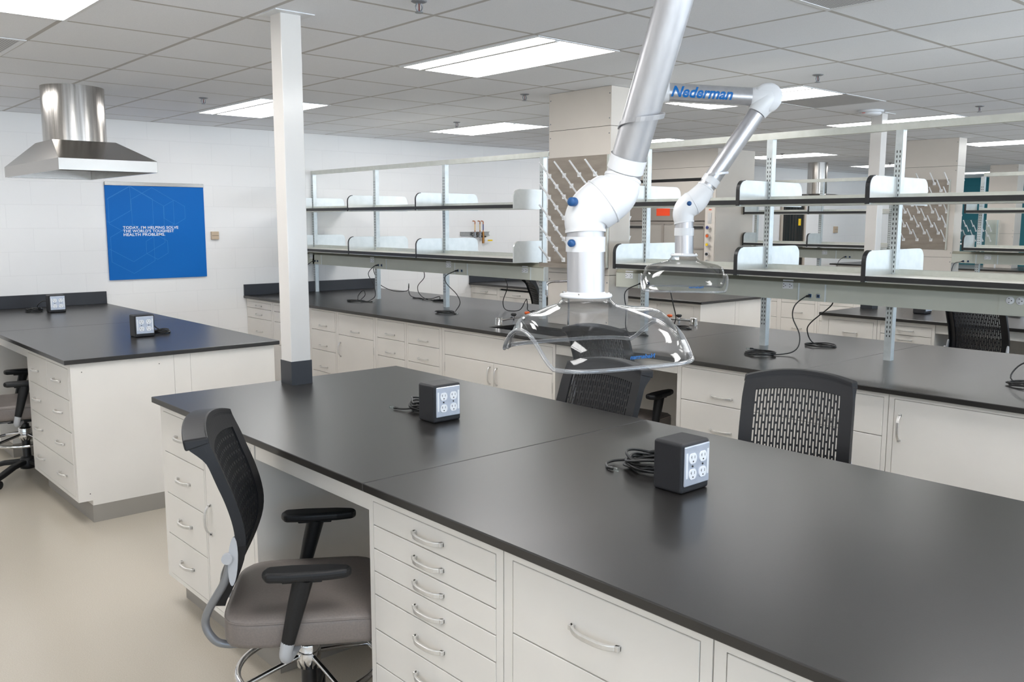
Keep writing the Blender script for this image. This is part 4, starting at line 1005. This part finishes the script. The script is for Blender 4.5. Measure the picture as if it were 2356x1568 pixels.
def extraction_arm(label, base, e1, top_dir_pts, rl, ru, hood_rz, tilt, hu=.235, hw=.215, h=.145, second=None, ceil=None):
    """base: flange centre; e1: lower elbow path; top_dir_pts: upper tube path"""
    t = thing('extraction_arm', label, 'extraction arm', base)
    B = Vector(base)
    lo_top = Vector(e1[0])
    obj('lower_tube', MB().tube([B, lo_top], rl, 40), 'alu', t)
    obj('flange', MB().lathe([(0, -.004), (.072, -.004), (.074, 0), (.072, .005), (rl+.004, .007), (rl, .012)], B, 40), 'white', t)
    for k in range(4):
        a = k*PI/2+.5
        obj('screw', MB().cyl(B+Vector((.064*math.cos(a), .064*math.sin(a), .004)), B+Vector((.064*math.cos(a), .064*math.sin(a), .010)), .005, n=8), 'chrome', t)
    path = spline(e1, 6); m = len(path)
    rad = []
    for i in range(m):
        u = i/(m-1); rad.append(rl*1.03 + (rl*.33)*math.sin(PI*u)**1.2 + (ru-rl)*u)
    el = obj('elbow', MB().tube(path, rad, 40), 'white', t)
    mid = path[m//2]; tg = (path[m//2+1]-path[m//2-1]).normalized(); n0 = Vector((0, 0, 1)).rotation_difference(tg).to_matrix()
    rr = rad[m//2]
    obj('elbow_seam', MB().tube([mid+n0 @ Vector((rr*math.cos(a), rr*math.sin(a), 0)) for a in [2*PI*k/36 for k in range(37)]], .003, 6, cap=False), 'white', el)
    for i, dz in ((0, -.004), (m-1, .004)):
        tg = (path[min(i+1, m-1)]-path[max(i-1, 0)]).normalized()
        obj('elbow_lip', MB().tube([path[i]-tg*.004, path[i]+tg*.004], rad[i]+.003, 40), 'white', el)
    # upper tube
    U = [Vector(p) for p in top_dir_pts]
    u0 = path[-1]; ud = (U[0]-u0).normalized()
    obj('upper_tube', MB().tube([u0]+U, ru, 40), 'alu', t)
    # white locking straps
    s0 = B + (lo_top-B)*.80 if rl > .051 else B + (lo_top-B)*.72
    obj('strap', MB().tube([s0-Vector((0, 0, .021)), s0+Vector((0, 0, .021))], rl+.003, 40, cap=False), 'white', t)
    q = u0+ud*.045
    obj('strap', MB().tube([q-ud*.02, q+ud*.02], ru+.003, 40, cap=False), 'white', t)
    view = Vector((0, 0, HC)) - mid; view.z = 0; view.normalize(); lf = Vector((-view.y, view.x, 0))
    return t, el, path, rad, view

CLEARS = {}
def clear_hood(t, base, rz, tilt_axis, tilt, hu, hw, h, flip, skew=(0, 0)):
    o = obj('hood', hood_mesh(hu, hw, h, skew=skew), 'clear', t, world=False)
    so = o.modifiers.new('thickness', 'SOLIDIFY'); so.thickness = .003
    o.location = (0, 0, -.004)
    Q = Matrix.Rotation(tilt, 4, Vector(tilt_axis)) @ Matrix.Rotation(rz, 4, 'Z')
    o.rotation_mode = 'QUATERNION'; o.rotation_quaternion = Q.to_quaternion()
    rim = []
    for k in range(97):
        i = (k % 96); v = o.data.vertices[i+96*21].co if len(o.data.vertices) >= 96*22 else None
        if v is not None: rim.append(tuple(v))
    if rim: obj('rim', MB().tube(rim, .0058, 10, cap=False), 'rimc', o, world=False)
    x = text_mesh('lettering', 'Nederman', .0175, 'logo', o, bold=.0006, align='CENTER', extrude=.0003)
    sd, xs = flip
    # on the side wall close to the rim, readable from inside the hood
    x.matrix_local = Matrix(((-sd*xs, 0, 0, .06), (0, .55*sd*.0+.25*sd, sd, sd*(hw*.985+.001)), (0, .9, 0, -h*.97-.006), (0, 0, 0, 1)))
    return o

# near arm
A1b = (-1.731, 1.807, 1.489)
a1, el, path, rad, view = extraction_arm('near silver extraction arm with clear hood over the near bench', A1b,
    [(-1.750, 1.822, 1.668), (-1.752, 1.825, 1.698), (-1.745, 1.842, 1.725), (-1.727, 1.869, 1.751), (-1.710, 1.894, 1.773), (-1.702, 1.909, 1.793), (-1.699, 1.917, 1.815)],
    [(-1.519, 1.902, 2.263), (-1.411, 1.882, 2.54)], .0525, .0485, 1.17, 0)
hood1 = clear_hood(a1, A1b, 1.25, (.66, .75, 0), .04, .212, .215, .14, (-1, -1), (.026, -.011))
lf = Vector((-.66, -.75, 0))
o = obj('knob', MB().lathe([(0, .010), (.009, .010), (.0125, .006), (.0125, -.012)], Vector((-1.742, 1.760, 1.749)), 20, axis=(lf*.42+view*.88)), 'blue', a1)
o = obj('knob', MB().lathe([(0, .013), (.008, .013), (.0105, .008), (.0105, 0)], Vector((-1.743, 1.817, 1.636))+lf*.037+view*.040, 20, axis=(lf*.5+view*.85)), 'blue', a1)
o = obj('knob', MB().lathe([(0, .012), (.012, .012), (.014, .008), (.014, 0)], path[len(path)//2]-lf*.05-view*.03+Vector((0, 0, -.02)), 20, axis=-lf*.9), 'blue', a1)
# bow handle round the tube
ax = (Vector((-1.519, 1.902, 2.263))-path[-1]).normalized(); hp = path[-1]+ax*.165; rt = -lf
sd = ax.cross(view).normalized(); sd = sd if sd.dot(rt) > 0 else -sd; fv = sd.cross(ax).normalized(); fv = fv if fv.dot(view) > 0 else -fv
pts = []
for k in range(25):
    a = PI*1.0 + (k/24)*PI*1.35   # from the left round the front to the back right
    r = .0500 + .011*min(1, k/9)
    pts.append(hp + sd*r*math.cos(a) - fv*r*math.sin(a) + ax*(-.030+.062*math.sin(k/24*PI*.72)))
obj('bow_handle', MB().strip(pts, ax, .013, .003), 'alu', a1)
obj('bracket', MB().lathe([(0, 0), (.09, 0), (.09, -.012), (.06, -.03), (.055, -.075), (0, -.075)], (-1.411, 1.882, ZK), 32), 'white', a1)

# far arm
A2b = (-3.039, 3.944, 1.511)
a2, el2, path2, rad2, view2 = extraction_arm('far silver extraction arm with blue lettering and clear hood by the right shelving', A2b,
    [(-3.057, 3.960, 1.688), (-3.064, 3.962, 1.735), (-3.053, 3.982, 1.775), (-3.028, 4.017, 1.806), (-3.010, 4.045, 1.844), (-2.998, 4.066, 1.877)],
    [(-2.815, 4.250, 2.272)], .050, .046, .47, 0)
clear_hood(a2, A2b, .47+.22, (1, 0, 0), .0, .215, .205, .16, (-1, -1))
lf2 = Vector((-.66, -.75, 0))
obj('knob', MB().lathe([(0, .010), (.011, .010), (.013, .006), (.013, 0)], path2[len(path2)//2]+view2*(rad2[len(path2)//2]-.004)+lf2*.012, 20, axis=view2), 'blue', a2)
obj('bow_handle', MB().strip([Vector((-2.985, 4.067, 1.945))+view2*.045-lf2*(.0+.018*k)+view2*(.02*math.sin(k/6*PI))+Vector((0, 0, .002*k)) for k in range(7)], (0, 0, 1), .012, .003), 'alu', a2)
# upper elbow and horizontal link
E = Vector((-2.784, 4.298, 2.354)); Wd = (Vector((-3.300, 3.830, 2.404))-E).normalized()
eb = spline([(-2.815, 4.250, 2.272), (-2.800, 4.272, 2.312), E+Vector((.0, .0, .002)), E+Wd*.05, E+Wd*.085], 6)
m_ = len(eb)
e2 = obj('elbow', MB().tube(eb, [.050+.014*math.sin(PI*i/(m_-1)) for i in range(m_)], 40), 'white', a2)
obj('elbow_cap', MB().lathe([(0, .012), (.062, .010), (.076, 0), (.076, -.10), (.062, -.11), (0, -.112)], E+view2*.045, 32, axis=view2), 'white', a2)
obj('knob', MB().lathe([(0, .006), (.010, .006), (.0125, .003), (.0125, 0)], E+view2*.057, 20, axis=view2), 'blue', a2)
lend = E+Wd*.545
lk = obj('link_tube', MB().tube([E+Wd*.085, lend], .0505, 40), 'alu', a2)
rise = Vector((lend.x, lend.y, 0))
obj('elbow', MB().tube(spline([lend-Wd*.02, lend+Wd*.03, lend+Wd*.055+Vector((0, 0, .02)), lend+Wd*.06+Vector((0, 0, .07))], 5), .053, 32), 'white', a2)
q = lend+Wd*.06
obj('drop_tube', MB().tube([(q.x, q.y, q.z+.06), (q.x, q.y, ZK-.01)], .0505, 32), 'alu', a2)
obj('bracket', MB().lathe([(0, 0), (.085, 0), (.085, -.012), (.06, -.02), (0, -.02)], (q.x, q.y, ZK), 32), 'white', a2)
# lettering wrapped round the link tube
lt = text_mesh('lettering', 'Nederman', .082, 'logo', lk, shear=.28, bold=.0026, align='CENTER', extrude=.0)
bm = bmesh.new(); bm.from_mesh(lt.data)
for k in range(-4, 18):
    geo = bm.verts[:]+bm.edges[:]+bm.faces[:]
    bmesh.ops.bisect_plane(bm, geom=geo, plane_co=(0, k*.005, 0), plane_no=(0, 1, 0))
dirx = -Wd; upv = Vector((0, 0, 1)); upv = (upv-dirx*upv.dot(dirx)).normalized(); outv = dirx.cross(upv); outv = outv if outv.dot(view2) > 0 else -outv
ys = [v.co.y for v in bm.verts]; ym = (min(ys)+max(ys))/2+.002
xs_ = [v.co.x for v in bm.verts]; fx = .328/(max(xs_)-min(xs_)); xm = (max(xs_)+min(xs_))/2
ctr = E+Wd*.352 - Vector(a2['_loc'])
for v in bm.verts:
    a = (v.co.y-ym)/.0505*1.0+.10
    v.co = ctr + dirx*((v.co.x-xm)*fx) + (outv*math.cos(a)+upv*math.sin(a))*.0513
bm.to_mesh(lt.data); bm.free()

# ------------------------------------------------------------------ chairs
def chair_proto():
    t = thing('drafting_chair', 'x', 'chair', (0, 0, 0))
    SH = .53; k = dict(world=False)
    obj('gas_lift', MB().tube([(0, 0, .07), (0, 0, .36)], .026, 24).tube([(0, 0, .36), (0, 0, SH-.03)], .017, 20).lathe([(.017, .40), (.034, .41), (.036, .43), (.03, .445), (.0, .447)], (0, 0, 0), 24), 'blackm', t, **k)
    base = obj('base_hub', MB().lathe([(0, .06), (.045, .06), (.050, .085), (.04, .13), (.03, .14), (0, .14)], (0, 0, 0), 28), 'black', t, **k)
    for i in range(5):
        a = 2*PI*i/5+.3; c, s = math.cos(a), math.sin(a)
        lg = obj('leg', MB().strip([(c*.03, s*.03, .105), (c*.14, s*.14, .098), (c*.24, s*.24, .075), (c*.31, s*.31, .062)], (-s, c, 0), .045, .03), 'black', t, bevel=.008, **k)
        obj('caster', MB().cyl((c*.30-s*.014, s*.30+c*.014, .027), (c*.30-s*.024, s*.30+c*.024, .027), .0265, n=18).cyl((c*.30+s*.014, s*.30-c*.014, .027), (c*.30+s*.024, s*.30-c*.024, .027), .0265, n=18).cyl((c*.30-s*.016, s*.30+c*.016, .03), (c*.30+s*.016, s*.30-c*.016, .03), .014, n=12).cyl((c*.295, s*.295, .03), (c*.295, s*.295, .066), .006, n=8), 'black', lg, **k)
    rz = .255
    ring = obj('foot_ring', MB().tube([(.225*math.cos(2*PI*i/56), .225*math.sin(2*PI*i/56), rz) for i in range(57)], .0105, 12, cap=False), 'chrome', t, **k)
    obj('ring_hub', MB().lathe([(.026, rz-.005), (.038, rz-.003), (.040, rz+.03), (.040, rz+.075), (.036, rz+.082), (.026, rz+.084)], (0, 0, 0), 28), 'chrome', ring, **k)
    for i in range(4):
        a = PI/2*i+.55; c, s = math.cos(a), math.sin(a)
        obj('spoke', MB().tube([(c*.036, s*.036, rz+.035), (c*.12, s*.12, rz+.020), (c*.222, s*.222, rz)], .0085, 10), 'chrome', ring, **k)
    # seat
    def seatpt(u, v, top):
        x = -.225 + .47*u; w = .245*(1-.10*(abs(u-.5)*2)**4)
        y = (v-.5)*2*w
        e = max(abs((u-.5)*2), abs((v-.5)*2))
        return x, y
    n = 24; vs = []; fs = []
    def sup(a):
        c, s = math.cos(a), math.sin(a); kk = (abs(c)**6+abs(s)**6)**(-1/6); return c*kk, s*kk
    mb = MB()
    prof = [(.0, .0), (.5, .001), (.80, .0), (.93, -.004), (.985, -.014), (1.0, -.030), (1.0, -.078), (.985, -.092), (.94, -.098), (0, -.098)]
    def fs_(i, j):
        r, z = prof[int(round(j*(len(prof)-1)))]
        c, s = sup(2*PI*i); dip = -.010*(1-r)**1.0 if z > -.02 else 0
        fall = -.018*max(0, (c*r-.55)/.45)**2
        return (.01+.245*r*c, .250*r*s, SH+z+dip+fall)
    mb.grid(fs_, 64, len(prof), closed=True)
    st = obj('seat', mb, 'vinyl', t, **k)
    obj('piping', MB().tube([(.01+.2425*sup(2*PI*i/72)[0], .2475*sup(2*PI*i/72)[1], SH-.018-.018*max(0, (sup(2*PI*i/72)[0]-.55)/.45)**2) for i in range(73)], .003, 6, cap=False), 'vinyl', st, **k)
    obj('seat_pan', MB().box(-.19, .19, -.19, .19, SH-.112, SH-.0985).box(-.10, .10, -.07, .07, SH-.15, SH-.112), 'black', t, bevel=.01, **k)
    # back rest surface
    H = .560; zb = SH+.012
    prf = [(0, -.268), (.15, -.224), (.28, -.194), (.37, -.186), (.46, -.190), (.6, -.209), (.8, -.247), (1.0, -.288)]
    def X(v):
        v = max(0, min(1, v))
        for (a, p), (b, q) in zip(prf[:-1], prf[1:]):
            if v <= b:
                u = (v-a)/(b-a); u = u*u*(3-2*u)*.35+u*.65
                return p+(q-p)*u
        return prf[-1][1]
    def XS(v): return sum(X(v+d) for d in (-.06, -.03, 0, .03, .06))/5
    def Wv(v): return .165+.047*min(1, v/.36)**.8 - .010*max(0, (v-.8)/.2)**2
    def S(u, v, off=0.):
        w = Wv(v); y = u*w
        x = XS(v) + .030*(u*u) ; z = zb + v*H - .03*u*u*max(0, v-.5)*2
        nx = Vector((1, -.06*u/.22*.9, -(XS(min(v+.02, 1))-XS(max(v-.02, 0)))/(.04*H))).normalized()
        return Vector((x, y, z)) + nx*off
    def patch(mb, u0, u1, v0, v1, o0, o1, nu=2, nv=2, smooth=False):
        vs = []; fs = []
        for o_ in (o0, o1):
            for j in range(nv):
                vv = v0+(v1-v0)*j/(nv-1); oo = o_(vv) if callable(o_) else o_
                for i in range(nu): vs.append(S(u0+(u1-u0)*i/(nu-1), vv, oo))
        A = nu*nv
        for j in range(nv-1):
            for i in range(nu-1):
                a = j*nu+i; fs.append((a, a+1, a+1+nu, a+nu)); fs.append((A+a, A+a+nu, A+a+1+nu, A+a+1))
        for j in range(nv-1):
            a = j*nu; fs.append((a, a+nu, A+a+nu, A+a)); a = j*nu+nu-1; fs.append((a, A+a, A+a+nu, a+nu))
        for i in range(nu-1):
            fs.append((i, A+i, A+i+1, i+1)); a = (nv-1)*nu+i; fs.append((a, a+1, A+a+1, A+a))
        mb.add(vs, fs, smooth)
    fr = MB(); iu = .78; va, vb = .10, .875
    patch(fr, -1, -iu, 0, 1, -.010, .006, 3, 26); patch(fr, iu, 1, 0, 1, -.010, .006, 3, 26)
    patch(fr, -iu, iu, vb, 1, -.010, .006, 14, 4); patch(fr, -iu, iu, 0, va, -.010, .006, 14, 4)
    # rim running back along the sides
    flare = lambda v: -.024-.038*max(0., min(1., (v-.84)/.14))**2
    patch(fr, -1.0, -.965, 0, .985, flare, -.010, 2, 34); patch(fr, .965, 1.0, 0, .985, flare, -.010, 2, 34)
    br = obj('backrest', fr, 'frame', t, **k)
    sl = MB(); nc = 27; pit = 2*iu/nc
    for i in range(nc+1):
        u = -iu+pit*i; patch(sl, u-pit*.26, u+pit*.26, va, vb, -.005, .002, 2, 26)
    nr = 8; dv = (vb-va)/nr
    for i in range(nc):
        u = -iu+pit*i
        for r in range(nr+1):
            v = va+dv*r+(dv*.5 if i % 2 else 0)
            if va < v < vb: patch(sl, u+pit*.2, u+pit*.8, v-.0075, v+.0075, -.005, .002)
    obj('slotted_panel', sl, 'frame', br, **k)
    tp = MB(); patch(tp, -1.01, 1.01, .962, 1.004, -.064, .0065, 22, 3)
    obj('top_rail', tp, 'frame', t, bevel=.006, seg=3, **k)
    # bracket, side discs and rear tubes
    bk = obj('back_bracket', MB().grid(lambda i, j: S(-.80+1.60*i, .10+.14*j, -.018), 10, 5), 'frame', t, **k); so = bk.modifiers.new('t', 'SOLIDIFY'); so.thickness = .008
    for s in (-1, 1):
        pl = S(s*1.0, .27, -.024)
        obj('side_plate', MB().prism([(pl.x+.014*math.cos(a)+.016*math.sin(a)*.3, pl.z+.075*math.sin(a)) for a in [2*PI*q/20 for q in range(20)]], 'y', pl.y+s*.002, pl.y+s*.012), 'lgrey', bk, **k)
        obj('pivot', MB().cyl((pl.x-.015, pl.y+s*.008, pl.z+.012), (pl.x-.015, pl.y+s*.024, pl.z+.012), .016, n=18), 'lgrey', bk, **k)
        yy = s*.165
        obj('back_tube', MB().tube(spline([(pl.x-.012, pl.y*.97, pl.z-.01), (pl.x-.030, pl.y*.96, pl.z-.07), (-.285, yy, SH-.02), (-.270, yy, SH-.085), (-.22, yy*.95, SH-.115), (-.08, yy*.8, SH-.118)], 6), .0125, 12), 'greyp', t, **k)
        # arms
        ya = s*.265
        arm = obj('armrest', MB().strip([(.03, ya, SH+.135), (.0, ya*1.0, SH+.05), (-.045, ya*1.0, SH-.075)], (1, 0, 0), .052, .03), 'black', t, bevel=.010, seg=3, **k) if False else None
        post = MB().tube([(.015, ya, SH+.126), (-.005, ya, SH+.05), (-.035, ya, SH-.07)], [.030, .027, .020], 20)
        arm = obj('armrest', post, 'black', t, **k)
        pm = MB()
        P = [(-.115, .0), (-.10, -.034), (-.03, -.040), (.08, -.034), (.135, -.022), (.148, 0), (.135, .022), (.08, .034), (-.03, .040), (-.10, .034)]
        pm.prism([(a+.01, ya+b) for a, b in P], 'z', SH+.126, SH+.156)
        obj('arm_pad', pm, 'black', arm, bevel=.011, seg=3, **k)
        obj('arm_slide', MB().box(-.045, .07, ya-.02, ya+.02, SH+.118, SH+.1255), 'black', arm, bevel=.003, **k)
        obj('arm_foot', MB().tube(spline([(-.034, ya, SH-.065), (-.043, ya, SH-.105), (-.04, ya*.93, SH-.125), (-.02, ya*.72, SH-.118)], 5), [.0195, .020, .020, .019, .019, .019, .019, .018, .018, .018, .018, .018, .017, .017, .017, .017][:16], 16), 'lgrey', arm, **k)
    return t
ch = chair_proto()
CH = [((-2.505, 1.325), 57, 'black slotted back drafting chair with taupe seat in the foreground at the near bench'),
      ((-2.575, 2.575), -85, 'black chair on the far side of the near bench under the near clear hood'),
      ((-1.762, 2.945), -66, 'black chair with pale cabinet showing through its slots, beyond the front outlet box'),
      ((-3.583, 4.06), 98, 'black chair tucked into the knee space right of the sink, behind the near hood'),
      ((-2.47, 6.80), 82, 'black chair at the far right bench, seen under the raceway'),
      ((-7.02, 6.80), 62, 'black chair edge seen beside the last upright of the left shelving'),
      ((-6.47, 1.40), 78, 'black chair cut by the left edge at the poster wall bench')]
for i, ((x, y), a, l) in enumerate(CH):
    if i == 0:
        ch.location = (x, y, 0); ch.rotation_euler = (0, 0, math.radians(a)); ch['label'] = l; ch['group'] = 'drafting chairs at the benches'; c = ch
    else: c = dup(ch, (x, y, 0), math.radians(a), l)
    if i == 4:                                   # this one has its seat raised higher on the lift
        for q in c.children:
            if q.name.split('.')[0] in ('seat', 'seat_pan', 'backrest', 'top_rail', 'back_bracket', 'back_tube', 'armrest'): q.location.z += .07

# ------------------------------------------------------------------ render look
for o in C.objects:
    if '_loc' in o: del o['_loc']
sc.view_settings.view_transform = 'Standard'; sc.view_settings.look = 'None'; sc.view_settings.gamma = 1
sc.view_settings.exposure = -.1
cy = sc.cycles
cy.use_denoising = True; cy.transparent_max_bounces = 24; cy.max_bounces = 10; cy.diffuse_bounces = 6; cy.sample_clamp_indirect = 8.
cy.use_light_tree = True
